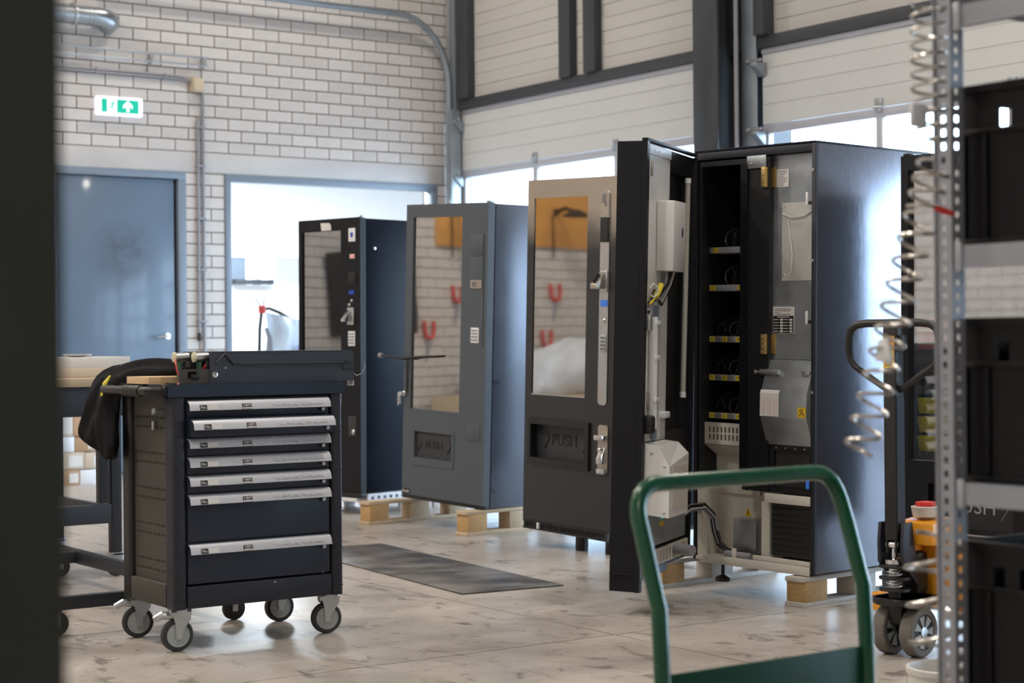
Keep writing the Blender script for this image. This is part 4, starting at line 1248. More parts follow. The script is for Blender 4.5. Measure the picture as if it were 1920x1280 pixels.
# ================================================================== drawer trolley
tk = thing('tool_trolley', 'navy seven-drawer tool trolley on castors with silver label handles', 'tool trolley', (2.62, 5.86, 0))
TW, TD = 0.69, 0.46
B().box(0.052, TW - 0.052, 0.012, TD - 0.01, 0.245, 0.905).obj('carcass', 'inner', tk)
wt = slab([-0.026, 0.015, TW - 0.015, TW + 0.012], [-0.012, 0.03, TD - 0.03, TD + 0.012], lambda i, j: (i, j) == (1, 1), XY, 0.9105, 0.957)
bmesh.ops.bevel(wt.bm, geom=[e for e in wt.bm.edges], offset=0.006, segments=2, affect='EDGES')
wt.obj('worktop_rim', 'navy', tk)
B().box(0.0155, TW - 0.0155, 0.0305, TD - 0.0305, 0.912, 0.930, 0.002).obj('worktop_tray', 'plastic', tk)
for x0, x1, nm in ((0.0, 0.052, 'l'), (TW - 0.050, TW, 'r')):
    for y0, y1 in ((-0.004, 0.075), (TD - 0.072, TD + 0.004)):
        p = rrect(x0, x1, y0, y1, 0.016, 3)
        cpn = B().prism(p, 'z', 0.153, 0.9095, 0.003).obj('corner_bumper', 'navy2' if y0 < 0 else 'plastic', tk)
        for k in range(5):
            z0 = 0.19 + 0.145 * k
            if y0 < 0:
                B().prism(arc(x0 + (0.010 if x0 < 0.1 else 0.040), z0 + 0.06, 0.052, -75, 75, 8)[:] if x0 > 0.1 else
                          [(0.052 - (a - x0), b) for a, b in arc(x0 + 0.010, z0 + 0.06, 0.030, -75, 75, 8)], 'y', -0.0055, -0.0035).obj('bumper_relief', 'navy2', cpn) if False else None
                B().box(x0 + 0.003, x1 - 0.003, -0.0048, -0.0036, z0 - 0.001, z0 + 0.001).obj('bumper_groove', 'black_gap', cpn)
hu = [0.0755]
while hu[-1] < TD - 0.095:
    hu += [hu[-1] + 0.016, hu[-1] + 0.024]
hu[-1] = TD - 0.073
hv = [0.240]
rows = []
z = 0.275
for k in range(5):
    hv += [z, z + 0.009, z + 0.035, z + 0.044]
    rows += [len(hv) - 4, len(hv) - 2]
    z += 0.130
hv = hv[:1] + hv[1:] + [0.909]
hole = lambda i, j: (j in rows) and i % 2 == 1 and 0 < i < len(hu) - 2
slab(hu, hv, hole, YZ, 0.020, 0.023).obj('pegboard_side', 'warm_lit_side', tk)
slab(hu, hv, hole, YZ, TW - 0.023, TW - 0.020).obj('pegboard_side', 'warm_lit_side', tk)
B().box(0.024, 0.026, 0.08, TD - 0.075, 0.24, 0.90).obj('side_liner', 'inner', tk)
B().box(0.002, 0.06, 0.0755, TD - 0.0725, 0.155, 0.239, 0.003).obj('side_skirt', 'warm_lit_side', tk)
B().box(0.0525, TW - 0.0505, -0.002, 0.03, 0.155, 0.2345, 0.003).obj('front_skirt', 'navy2', tk)
B().box(0.0525, TW - 0.0525, 0.031, TD - 0.005, 0.155, 0.232).obj('base', 'inner', tk)
B().lathe([(0.004, 0), (0.004, 0.002)], (0.40, -0.002, 0.224), (0, -1, 0), 8).obj('chip', 'zinc', tk)
tops = [0.897, 0.829, 0.762, 0.694, 0.627, 0.560, 0.383]
nxt = [0.833, 0.765, 0.698, 0.631, 0.564, 0.389, 0.238]
for k, (zt_, zb_) in enumerate(zip(tops, nxt)):
    yo = -0.036 if k == 1 else 0.0
    df = B().box(0.056, TW - 0.060, 0.0 + yo, 0.30 + yo, zb_ + 0.004, zt_ + 0.005, 0.002).obj('drawer', 'navy', tk)
    pr3 = [(-0.0005 + yo, zt_ + 0.001), (-0.010 + yo, zt_ - 0.001), (-0.021 + yo, zt_ - 0.013), (-0.027 + yo, zt_ - 0.034), (-0.0235 + yo, zt_ - 0.034),
           (-0.018 + yo, zt_ - 0.014), (-0.009 + yo, zt_ - 0.004), (-0.0005 + yo, zt_ - 0.003)]
    hs_ = B().prism(pr3, 'x', 0.057, TW - 0.0615).obj('label_handle', 'alu', df)
    n = Vector((0, -0.021, 0.006)).normalized()
    tv = Vector((0, 0.006, 0.021)).normalized()          # up along the slanted strip
    base = Vector((0, -0.0243 + yo, zt_ - 0.0235)) + n * 0.0009

    def onstrip(x, u, d=0.0):
        return Vector((x, 0, 0)) + base + tv * u + n * d

    def plate(x0, x1, u0, u1, nm, m, par, d=0.0003):
        pb = B()
        pts = [onstrip(x0, u0, d), onstrip(x1, u0, d), onstrip(x1, u1, d), onstrip(x0, u1, d)]
        lo = [p - n * 0.0008 for p in pts]
        a = [pb.bm.verts.new(p) for p in pts]
        c = [pb.bm.verts.new(p) for p in lo]
        pb.bm.faces.new(a)
        pb.bm.faces.new(c[::-1])
        for i in range(4):
            pb.bm.faces.new((a[i], c[i], c[(i + 1) % 4], a[(i + 1) % 4]))
        return pb.obj(nm, m, par)
    plate(0.096, 0.124, -0.0085, 0.0095, 'number_tag', 'ink', hs_)
    plate(0.124, 0.166, -0.0085, 0.0095, 'card_slot', 'paper', hs_, 0.0001)
    text('No.', 0.0155, onstrip(0.110, 0.0005, 0.0006), hs_, 'number_lettering', 'paper', (1, 0, 0), tv, 0.0003)
    plate(0.263, 0.300, -0.0095, 0.0105, 'maker_badge', 'ink', hs_)
    plate(0.2645, 0.2985, -0.0082, -0.0035, 'badge_line', 'paper', hs_, 0.0006)
    text('HBM', 0.0135, onstrip(0.2815, 0.0035, 0.0006), hs_, 'badge_lettering', 'paper', (1, 0, 0), tv, 0.0003, sx=1.05)
    eb_ = B()
    rr = random.Random(5)
    x = 0.385
    while x < 0.590:
        x1 = x + rr.uniform(0.004, 0.008)
        eb_.sweep([onstrip(x, rr.uniform(-0.004, 0.004) + 0.001, 0.0003), onstrip((x + x1) / 2, rr.uniform(-0.005, 0.006) + 0.001, 0.0003), onstrip(x1, rr.uniform(-0.004, 0.004) + 0.001, 0.0003)], 0.0011, 4)
        x = x1 + rr.uniform(0.0005, 0.003)
    tag(eb_.obj('embossing', 'alu', hs_), kind='stuff')
    B().box(TW - 0.094, TW - 0.080, -0.014 + yo, -0.001 + yo, zt_ - 0.050, zt_ - 0.036, 0.003).obj('drawer_catch', 'zinc', df)
B().sweep([(0.0, 0.018, 0.936), (-0.035, 0.018, 0.936)], 0.022, 12).obj('handle_mount', 'plastic', tk)
B().sweep([(-0.02, 0.018, 0.936), (-0.060, 0.020, 0.936), (-0.082, 0.032, 0.936), (-0.088, 0.055, 0.936), (-0.088, 0.40, 0.936), (-0.082, 0.425, 0.936), (-0.060, 0.44, 0.936), (0.0, 0.445, 0.936)], 0.0155, 12).obj('handle_bar', 'plastic', tk)
gpn = B().lathe([(0.019, 0), (0.0205, 0.004), (0.0205, 0.14), (0.019, 0.145)], (-0.088, 0.07, 0.936), (0, 1, 0), 16).obj('hand_grip', 'plastic', tk)
for k in range(8):
    B().lathe([(0.0208, 0), (0.0214, 0.002), (0.0214, 0.006), (0.0208, 0.008)], (-0.088, 0.08 + 0.016 * k, 0.936), (0, 1, 0), 16).obj('grip_ring', 'plastic', gpn)
B().cyl((0.022, 0.115, 0.862), (-0.012, 0.115, 0.862), 0.008, 10).lathe([(0.011, 0), (0.011, 0.008)], (-0.012, 0.115, 0.862), (-1, 0, 0), 12).obj('side_lock', 'zinc', tk)
B().sweep([(0.008, 0.19, 0.866), (0.006, 0.185, 0.848), (0.012, 0.20, 0.845)], 0.003, 6).obj('hook', 'zinc', tk)
B().box(0.004, 0.016, 0.18, 0.195, 0.79, 0.822, 0.003).obj('key', 'zinc', tk)


def castor(par, x, y, brake=True, rz=0.0):
    r = 0.0585
    rm = Matrix.Rotation(rz, 3, 'Z')
    T = lambda p: Vector((x, y, 0)) + rm @ Vector(p)
    ax = rm @ Vector((0, -1, 0))
    w_ = B().lathe([(0.041, 0.001), (r - 0.004, 0), (r, 0.006), (r, 0.024), (r - 0.004, 0.030), (0.041, 0.029)], T((0, 0.015, r)), ax, 28, True).obj('castor_tyre', 'rubber', par)
    B().lathe([(0.020, -0.002), (0.0415, 0.0), (0.0415, 0.030), (0.020, 0.033)], T((0, 0.015, r)), ax, 28).obj('castor_hub', 'hub', w_)
    B().lathe([(0.041, 0), (0.0425, 0.0025), (0.038, 0.0025), (0.036, 0.0)], T((0, -0.0150, r)), ax, 28).obj('hub_ring', 'hub', w_)
    f = B()
    for s in (-1, 1):
        pts = [T((px, s * 0.021, pz)) for px, pz in ((0.012, 0.045), (0.016, 0.075), (0.045, 0.115), (0.045, 0.142), (-0.025, 0.142), (-0.012, 0.10), (-0.010, 0.045))]
        pts2 = [p + ax * 0.003 for p in pts]
        a = [f.bm.verts.new(p) for p in pts]
        c = [f.bm.verts.new(p) for p in pts2]
        f.bm.faces.new(a)
        f.bm.faces.new(c[::-1])
        for i in range(7):
            f.bm.faces.new((a[i], c[i], c[(i + 1) % 7], a[(i + 1) % 7]))
    c0, c1 = T((-0.028, -0.026, 0.1395)), T((0.048, 0.026, 0.1445))
    f.sweep([T((-0.028, 0, 0.142)), T((0.048, 0, 0.142))], 0.024, 8)
    f.lathe([(0.030, 0.0), (0.030, 0.011)], T((0.012, 0, 0.143)), (0, 0, 1), 16)
    f.cyl(T((0, -0.028, r)), T((0, 0.028, r)), 0.008, 10)
    f.obj('castor_fork', 'zinc', w_)
    if brake:
        b = B().sweep([T((-0.015, 0, 0.128)), T((-0.055, 0, 0.133)), T((-0.085, 0, 0.120))], [0.014, 0.015, 0.011], 8)
        b.obj('brake_lever', 'zinc', w_)


castor(tk, 0.035, 0.055, True, R(-6))
castor(tk, 0.045, TD - 0.03, True, R(-10))
castor(tk, TW - 0.035, 0.075, False, R(-72) * 0 + R(-14))
castor(tk, TW - 0.045, TD - 0.02, False, R(-8))

# things on the trolley
tr = thing('dispenser_tray', 'dark grey vending dispenser tray with two motors lying on the trolley top', 'tray', (2.783, 5.893, 0.9575))
B().prism([(0, 0), (0.598, 0), (0.600, 0.104), (0.592, 0.113), (0.0, 0.113), (0.0, 0.0)][:5], 'y', 0.0, 0.003).obj('side_wall', 'tray', tr)
B().prism([(0.012, 0.112), (0.592, 0.112), (0.590, 0.116), (0.012, 0.116)], 'y', 0.0, 0.26).obj('top_plate', 'tray', tr)
B().box(0.0, 0.598, 0.0035, 0.26, 0.001, 0.006).obj('floor_plate', 'tray', tr)
B().box(0.0, 0.59, 0.257, 0.260, 0.006, 0.11).obj('side_wall', 'tray', tr)
B().box(0.105, 0.595, -0.008, 0.0, 0.068, 0.074, 0.001).obj('guide_rib', 'tray', tr)
B().sweep([(0.022, -0.004, 0.076), (0.058, -0.004, 0.108)], 0.0035, 6).sweep([(0.058, -0.005, 0.108), (0.100, -0.006, 0.066)], 0.005, 6).obj('wedge_rib', 'tray', tr)
B().lathe([(0.011, 0), (0.011, 0.005), (0.005, 0.006)], (0.018, 0, 0.032), (0, -1, 0), 18).obj('roller_screw', 'chrome', tr)
B().lathe([(0.004, 0), (0.004, 0.002)], (0.062, 0, 0.056), (0, -1, 0), 8).obj('rivet', 'zinc', tr)
B().box(0.545, 0.552, -0.002, 0.0, 0.044, 0.060).box(0.545, 0.598, -0.002, 0.0, 0.041, 0.045).obj('notch_line', 'inner', tr)
B().box(0.555, 0.562, -0.0095, -0.007, 0.067, 0.075).obj('slot', 'ink', tr)
bk = slab([-0.118, -0.085, -0.073, -0.040, -0.0005], [0.0, 0.018, 0.045, 0.053], lambda i, j: (i, j) in ((1, 1), (2, 1)), XZ, 0.004, 0.007).obj('motor_bracket', 'warm_lit_side', tr)
B().box(-0.072, -0.042, 0.0, 0.0035, 0.016, 0.034, 0.003).obj('black_plug', 'inner', tr)
B().box(-0.116, -0.002, 0.008, 0.250, 0.0, 0.004).obj('bracket_floor', 'warm_lit_side', tr)
for k, (x, y) in enumerate(((-0.090, 0.10), (-0.040, 0.04))):
    mo = B().cyl((x, y, 0.096), (x + 0.050, y, 0.098), 0.0165, 18).obj('motor', 'steel', tr)
    B().lathe([(0.019, 0), (0.019, 0.006), (0.006, 0.010)], (x, y, 0.096), (-1, 0, 0), 14).obj('motor_end', 'motor_end', mo)
    B().box(x + 0.051, x + 0.070, y - 0.02, y + 0.02, 0.02, 0.112, 0.002).obj('gearbox', 'inner', mo)
    B().box(x + 0.012, x + 0.020, y - 0.014, y + 0.014, 0.02, 0.080).obj('board', 'pcb', mo)
    B().box(x + 0.026, x + 0.050, y - 0.012, y + 0.012, 0.006, 0.060, 0.002).obj('wiring_block', 'plastic', mo)
B().sweep([(-0.095, 0.085, 0.088), (-0.106, 0.06, 0.070), (-0.106, 0.05, 0.045), (-0.096, 0.04, 0.02)], 0.0028, 6).obj('red_wire', 'red', tr)
B().sweep([(-0.020, 0.02, 0.05), (-0.012, 0.012, 0.07), (-0.008, 0.02, 0.05)], 0.0028, 6).obj('red_wire', 'red', tr)
B().sweep([(0.600, 0.05, 0.078), (0.612, 0.05, 0.082), (0.620, 0.05, 0.060), (0.615, 0.04, 0.030), (0.628, 0.03, 0.018), (0.645, 0.02, 0.026), (0.655, 0.01, 0.055), (0.652, 0.01, 0.077)], 0.0014, 5).obj('spiral_end', 'wire', tr)
B().box(0.580, 0.598, 0.02, 0.022, -0.0175, -0.0005).box(0.578, 0.600, 0.0, 0.022, -0.0190, -0.0175).box(0.596, 0.598, 0.0, 0.02, -0.0175, -0.0005).obj('front_clip', 'white_plastic', tr)

wb_ = thing('wooden_board', 'pale beech board lying on the trolley top beside the grey tray', 'board', (2.60, 6.02, 0.931))
B().box(0.0, 0.19, 0.0, 0.20, 0.0, 0.052, 0.002).obj('stack', 'beech', wb_)
sd = thing('screwdriver', 'small red and blue screwdriver handle sticking up at the trolley rim', 'screwdriver', (2.660, 5.912, 0.9315))
B().cyl((0.0, 0.0, 0.008), (0.02, -0.004, 0.034), 0.009, 10).obj('handle', 'red', sd)
B().cyl((0.0215, -0.0043, 0.0345), (0.027, -0.0055, 0.041), 0.0065, 10).obj('handle_tip', 'lcd', sd)
B().cyl((0.0, 0.0, 0.0075), (-0.03, 0.05, 0.004), 0.003, 6).obj('shaft', 'zinc', sd)

# black jacket
jk = thing('jacket', 'black jacket with yellow stripe draped over the rear left corner of the navy trolley', 'jacket', (2.615, 6.395, 0))
path = [(0.28, -0.16, 0.985, .05, .024), (0.23, -0.16, 0.996, .085, .030), (0.16, -0.13, 1.002, .11, .032), (0.10, -0.08, 1.000, .12, .030), (0.045, -0.03, 0.992, .125, .030),
        (-0.005, 0.0, 0.965, .12, .026), (-0.028, 0.01, 0.92, .115, .024), (-0.035, 0.01, 0.87, .115, .026), (-0.040, 0.01, 0.82, .125, .032), (-0.044, 0.01, 0.77, .145, .036),
        (-0.040, 0.01, 0.725, .16, .034), (-0.036, 0.01, 0.69, .15, .024), (-0.034, 0.01, 0.67, .12, .010)]
jb_ = B()
NP, NW = len(path), 22
rows_ = []
for i, (x, y, z, a, bb) in enumerate(path):
    p0, p1 = Vector(path[max(i - 1, 0)][:3]), Vector(path[min(i + 1, NP - 1)][:3])
    nn = (p1 - p0).normalized().cross(Vector((0, 1, 0))).normalized()
    ro_ = []
    for k in range(2 * NW):
        top = k < NW
        v = (k / (NW - 1)) if top else ((2 * NW - 1 - k) / (NW - 1))
        th = (v - 0.5) * 2
        bulge = bb * math.sqrt(max(0.0, 1 - th ** 4)) + 0.002
        fold = 0.013 * math.sin(9.5 * v + 0.35 * i) + 0.008 * math.sin(21 * v - 0.8 * i) + 0.004 * math.sin(37 * v + 1.7 * i)
        drop = 0.0
        if i >= NP - 4:
            drop = (i - NP + 5) / 4 * (0.035 * math.sin(5.2 * v + 0.5) - 0.02)
        off = (bulge if top else -bulge) + fold
        ro_.append(jb_.bm.verts.new(Vector((x, y + th * a, z - drop)) + nn * off))
    rows_.append(ro_)
for a, b in zip(rows_, rows_[1:]):
    for k in range(2 * NW):
        q = (k + 1) % (2 * NW)
        jb_.bm.faces.new((a[k], a[q], b[q], b[k]))
jb_.bm.faces.new(rows_[0][::-1])
jb_.bm.faces.new(rows_[-1])
jo = jb_.obj('jacket_body', 'cloth', jk)
md = jo.modifiers.new('soft', 'SUBSURF')
md.levels = md.render_levels = 1
B().sweep([(-0.030, -0.055, 0.985), (-0.052, -0.060, 0.955), (-0.060, -0.060, 0.91), (-0.062, -0.065, 0.875)], [0.004, 0.010, 0.011, 0.004], 6).obj('yellow_stripe', 'ytag', jk)
B().box(0.015, 0.037, -0.06, -0.042, 1.014, 1.026, 0.003).obj('white_tab', 'paper', jk)

# ================================================================== bench, boxes, low frame on the left
bn = thing('workbench', 'steel workbench with wooden top behind the trolley at left', 'workbench', (3.29, 8.0, 0))
B().box(-1.9, 0.06, -0.05, 0.84, 0.905, 0.945, 0.003).obj('worktop', 'worktop', bn)
B().box(-1.88, 0.04, -0.03, 0.0, 0.765, 0.9045, 0.003).obj('apron', 'bench', bn)
B().box(-1.88, 0.04, 0.78, 0.81, 0.82, 0.9045, 0.003).obj('apron', 'bench', bn)
for x in (-1.86, 0.0):
    for y in (0.0, 0.76):
        lg_ = B().box(x - 0.025, x + 0.025, y + 0.0005, y + 0.05, 0.115, 0.9045, 0.003).obj('leg', 'bench', bn)
        B().lathe([(0.030, -0.012), (0.040, -0.010), (0.040, 0.010), (0.030, 0.012)], (x, y + 0.02, 0.040), (0, 1, 0), 18).obj('castor_tyre', 'rubber', lg_)
        B().box(x - 0.03, x + 0.03, y - 0.008, y + 0.005, 0.045, 0.114, 0.004).box(x - 0.035, x + 0.035, y - 0.008, y + 0.05, 0.100, 0.1145, 0.003).obj('castor_fork', 'zinc', lg_)
B().box(-0.085, -0.035, 0.0005, 0.05, 0.35, 0.9045, 0.003).obj('upright', 'bench', bn)
B().box(-1.83, -0.0255, 0.002, 0.045, 0.255, 0.345, 0.003).obj('cross_rail', 'bench', bn)
B().box(-0.02, 0.02, 0.0505, 0.759, 0.27, 0.33, 0.003).obj('side_rail', 'bench', bn)
bx = thing('flat_box', 'flat white box lying on the workbench at left', 'box', (3.20, 8.22, 0.9455))
B().box(-0.30, 0.235, -0.05, 0.26, 0.0465, 0.098, 0.003).obj('lid', 'paper', bx)
B().box(-0.30, 0.17, -0.06, 0.25, 0.0, 0.046, 0.003).obj('tray', 'card2', bx)
di = tag(B().lathe([(0.03, 0), (0.068, 0.006), (0.072, 0.014), (0.066, 0.010), (0.02, 0.006)], (3.20, 8.26, 1.0440), (0, 0, 1), 24).obj('glass_dish', 'poly'),
         'small clear dish on top of the flat white box at left', 'dish')

lf = thing('wheeled_frame', 'low dark steel frame on castors between the trolley and the workbench', 'dolly', (3.05, 6.45, 0))
B().box(-0.02, 0.02, 0.0, 1.80, 0.095, 0.155, 0.003).obj('side_rail', 'bench', lf)
B().box(-0.66, -0.62, 0.0, 1.45, 0.095, 0.155, 0.003).obj('side_rail', 'bench', lf)
for y in (0.02, 1.40):
    B().box(-0.6195, -0.0205, y, y + 0.04, 0.10, 0.15, 0.003).obj('cross_rail', 'bench', lf)
for x, y in ((0.09, 0.0), (-0.62, 0.06), (-0.60, 1.42), (0.02, 1.72)):
    w_ = B().lathe([(0.026, -0.012), (0.046, -0.010), (0.046, 0.010), (0.026, 0.012)], (x, y, 0.046), (0, 1, 0), 20).obj('castor_tyre', 'rubber', lf)
    B().lathe([(0.026, -0.0115), (0.026, 0.0115)], (x, y, 0.046), (0, 1, 0), 18).obj('castor_hub', 'hub', w_)
    B().box(x - 0.012, x + 0.012, y - 0.018, y - 0.013, 0.035, 0.0945, 0.003).obj('castor_fork', 'zinc', w_)

bxs = [(5.02, 5.21, 0, 0.125, 'card', 'brown carton with white label lowest left in the stack by the blue door'),
       (5.215, 5.36, 0, 0.120, 'white_plastic', 'pale grey carton lowest right in the stack by the blue door'),
       (4.96, 5.25, 0.126, 0.262, 'card2', 'wide tan carton second from floor in the stack by the blue door'),
       (5.255, 5.385, 0.126, 0.255, 'card2', 'narrow printed carton second from floor at right of the stack by the blue door'),
       (4.98, 5.17, 0.263, 0.385, 'white_plastic', 'white carton third from floor in the stack by the blue door'),
       (5.175, 5.37, 0.263, 0.380, 'card', 'brown carton third from floor beside the white carton by the blue door'),
       (4.97, 5.16, 0.386, 0.575, 'card2', 'tan carton topmost left in the stack by the blue door'),
       (5.165, 5.41, 0.386, 0.560, 'card', 'reddish brown carton topmost right in the stack by the blue door')]
for x0, x1, z0, z1, m, lab in bxs:
    t = thing('cardboard_box', lab, 'box', (x0, 13.42, z0), group='cartons stacked by the blue door')
    w_ = x1 - x0
    B().box(0, w_, 0, 0.28, 0.0, z1 - z0 - 0.003, 0.002).obj('carton', m, t)
    B().box(0.001, w_ - 0.001, 0.10, 0.15, z1 - z0 - 0.003, z1 - z0 - 0.0015).obj('tape', 'paper', t)
    if m != 'white_plastic':
        B().box(w_ * 0.55, w_ * 0.95, -0.002, 0.001, 0.02, z1 - z0 - 0.03).obj('label', 'paper', t)

# ================================================================== rubber mat
mr_ = Matrix.Rotation(R(-6.0), 3, 'Z')
mt = tag(link('floor_mat', B().box(0, 0.515, 0, 1.96, 0.0005, 0.007, 0.002).mesh('floor_mat', 'mat')), 'long dark worn hardboard sheet lying flat on the concrete in front of the machines', 'floor mat')
mt.matrix_world = Matrix.Translation((4.235, 6.457, 0)) @ mr_.to_4x4()

# ================================================================== pallet jack
jf = Matrix.Rotation(R(10), 3, 'Z')
pj = thing('pallet_jack', 'orange and black pallet jack with loop handle and warning stickers', 'pallet jack', (4.64, 4.275, 0), jf)
for y in (0.055, -0.055):
    wh = B().lathe([(0.062, -0.024), (0.082, -0.025), (0.086, -0.020), (0.086, 0.020), (0.082, 0.025), (0.062, 0.024)], (0, y, 0.086), (0, 1, 0), 36, True).obj('steer_wheel', 'tread', pj)
    B().lathe([(0.0618, -0.019), (0.0618, 0.019)], (0, y, 0.086), (0, 1, 0), 32).obj('wheel_core', 'ink', wh)
    sp = B().lathe([(0.020, 0), (0.020, 0.006), (0.012, 0.008)], (0, y - 0.019, 0.086), (0, -1, 0), 16).obj('hub_cap', 'zinc', wh)
    for k in range(7):
        a = 2 * math.pi * k / 7
        pp_ = [(math.cos(a + d) * rr, 0.086 + math.sin(a + d) * rr) for rr, d in ((0.021, -0.20), (0.058, -0.26), (0.058, 0.26), (0.021, 0.20))]
        B().prism(pp_, 'y', y - 0.0235, y - 0.019).obj('spoke', 'hub', wh)
B().prism([(-0.045, 0.03), (0.045, 0.03), (0.055, 0.115), (0.06, 0.18), (-0.06, 0.18), (-0.055, 0.115)][2:] + [(0.012, 0.09), (0.012, 0.07), (-0.012, 0.07), (-0.012, 0.09)][::-1][::-1], 'y', -0.024, 0.024, 0.003).obj('wheel_yoke', 'plastic', pj)
B().prism(rrect(-0.11, 0.10, -0.075, 0.075, 0.05, 5), 'z', 0.181, 0.205, 0.006).obj('base_plate', 'plastic', pj)
B().prism([(-0.10, 0.205), (0.12, 0.205), (0.12, 0.185), (0.02, 0.172), (-0.06, 0.178)][::-1], 'y', -0.09, 0.09, 0.004).obj('skid', 'plastic', pj)
for z in (0.228, 0.268, 0.308):
    B().prism(rrect(-0.098, -0.018, -0.055, 0.055, 0.035, 4), 'z', z, z + 0.011, 0.003).obj('link_plate', 'plastic', pj)
B().cyl((-0.060, 0, 0.2055), (-0.060, 0, 0.2275), 0.022, 14).obj('spring_post', 'plastic', pj)
for z in (0.240, 0.280):
    s_ = B().cyl((-0.060, 0, z), (-0.060, 0, z + 0.027), 0.020, 14).obj('steel_bush', 'chrome', pj)
    helix((-0.060, 0, z), (0, 0, 1), 0.026, 2, 0.012, 0.004, 14, 'zinc', 0, 'spring', s_)
B().lathe([(0.030, 0), (0.033, 0.004), (0.033, 0.018), (0.022, 0.024)], (-0.060, 0, 0.3195), (0, 0, 1), 20).obj('pressure_cap', 'chrome', pj)
B().cyl((-0.060, 0, 0.344), (-0.060, 0, 0.375), 0.011, 12).obj('push_rod', 'chrome', pj)
B().cyl((-0.060, 0.025, 0.388), (-0.060, -0.025, 0.388), 0.016, 16).obj('roller', 'chrome', pj)
for y in (-0.046, 0.046):
    B().prism([(-0.085, 0.33), (0.01, 0.24), (0.03, 0.30), (-0.012, 0.36), (-0.025, 0.465), (-0.078, 0.465), (-0.085, 0.40)], 'y', y - 0.006, y + 0.006, 0.002).obj('fork_arm', 'navy2', pj)
B().box(0.01, 0.085, -0.05, 0.05, 0.206, 0.36, 0.02).obj('pump_block', 'plastic', pj)
B().cyl((0.055, 0, 0.361), (0.055, 0, 0.42), 0.032, 18).obj('cylinder', 'orange', pj)
B().prism([(0.0, 0.385), (0.20, 0.37), (0.20, 0.46), (0.14, 0.475), (0.0, 0.462)], 'y', -0.115, 0.03, 0.008).obj('orange_cover', 'orange', pj)
B().prism([(0.10, 0.19), (0.21, 0.19), (0.21, 0.369), (0.10, 0.378)], 'y', -0.24, 0.01, 0.006).obj('orange_frame', 'orange', pj)
for y in (-0.16, 0.16):
    fk = B().box(0.15, 1.25, y - 0.08, y + 0.08, 0.115, 0.1795, 0.006).obj('fork', 'orange', pj)
    B().cyl((1.15, y - 0.05, 0.041), (1.15, y + 0.05, 0.041), 0.041, 18).obj('load_roller', 'white_plastic', fk)
    B().box(1.08, 1.22, y - 0.06, y - 0.052, 0.03, 0.114, 0.004).box(1.08, 1.22, y + 0.052, y + 0.06, 0.03, 0.114, 0.004).obj('roller_bracket', 'plastic', fk)
ms = B().prism(rrect(-0.082, -0.028, -0.026, 0.026, 0.006, 2), 'z', 0.405, 1.055, 0.002).obj('tiller_post', 'plastic', pj)
B().box(-0.078, -0.032, -0.0275, -0.026, 0.43, 0.90).obj('post_channel', 'navy2', ms)
lp = [(-0.055, 0.0, 0.905), (-0.055, 0.06, 0.955), (-0.055, 0.115, 1.000), (-0.055, 0.130, 1.025), (-0.055, 0.134, 1.06), (-0.055, 0.134, 1.10), (-0.055, 0.128, 1.130), (-0.055, 0.110, 1.147), (-0.055, 0.08, 1.152),
      (-0.055, -0.08, 1.152), (-0.055, -0.110, 1.147), (-0.055, -0.128, 1.130), (-0.055, -0.134, 1.10), (-0.055, -0.134, 1.06), (-0.055, -0.130, 1.025), (-0.055, -0.115, 1.000), (-0.055, -0.06, 0.955)]
B().sweep([(x, y * 1.35, z) for x, y, z in lp], [0.011] * 4 + [0.014] * 9 + [0.011] * 4, 12, closed=True).obj('loop_handle', 'plastic', pj)
B().box(-0.075, -0.035, -0.03, 0.03, 1.05, 1.15, 0.006).obj('control_head', 'plastic', pj)
B().box(-0.070, -0.04, -0.045, -0.0305, 1.06, 1.11, 0.004).obj('release_lever', 'navy2', pj)
for k, (z0, z1, mm) in enumerate(((1.065, 1.108, 'orange'), (1.030, 1.0635, 'yellow'), (0.998, 1.0285, 'yellow'))):
    sk_ = B().box(-0.0835, -0.0822, -0.022, 0.022, z0, z1).obj('sticker', mm, ms)
    if k == 1:
        B().prism([(-0.013, z0 + 0.005), (0.013, z0 + 0.005), (0.0, z0 + 0.029)], 'x', -0.0842, -0.0834).obj('warning_triangle', 'ink', sk_)
        B().prism([(-0.008, z0 + 0.008), (0.008, z0 + 0.008), (0.0, z0 + 0.023)], 'x', -0.0848, -0.0841).obj('triangle_field', 'yellow', sk_)
        B().box(-0.0853, -0.0847, -0.001, 0.001, z0 + 0.0105, z0 + 0.0185).obj('exclamation_mark', 'ink', sk_)
    elif k == 2:
        slab([-0.011, -0.009, -0.001, 0.001, 0.009, 0.011], [z0 + 0.006, z0 + 0.008, z0 + 0.022, z0 + 0.024], lambda i, j: i in (1, 3) and j == 1, YZ, -0.0842, -0.0834).obj('book_symbol', 'ink', sk_)
    else:
        B().sweep([(-0.0838, -0.012, z0 + 0.030), (-0.0838, -0.005, z0 + 0.024), (-0.0838, 0.005, z0 + 0.024), (-0.0838, 0.012, z0 + 0.030)], 0.0014, 5).box(-0.0842, -0.0834, -0.014, 0.014, z0 + 0.009, z0 + 0.012).box(-0.0842, -0.0834, -0.014, 0.014, z0 + 0.003, z0 + 0.006).obj('pictogram', 'ink', sk_)
for y in (-0.018, 0.018):
    B().box(-0.08, -0.03, y - 0.004, y + 0.004, 0.36, 0.4045, 0.002).obj('tiller_lug', 'plastic', pj)

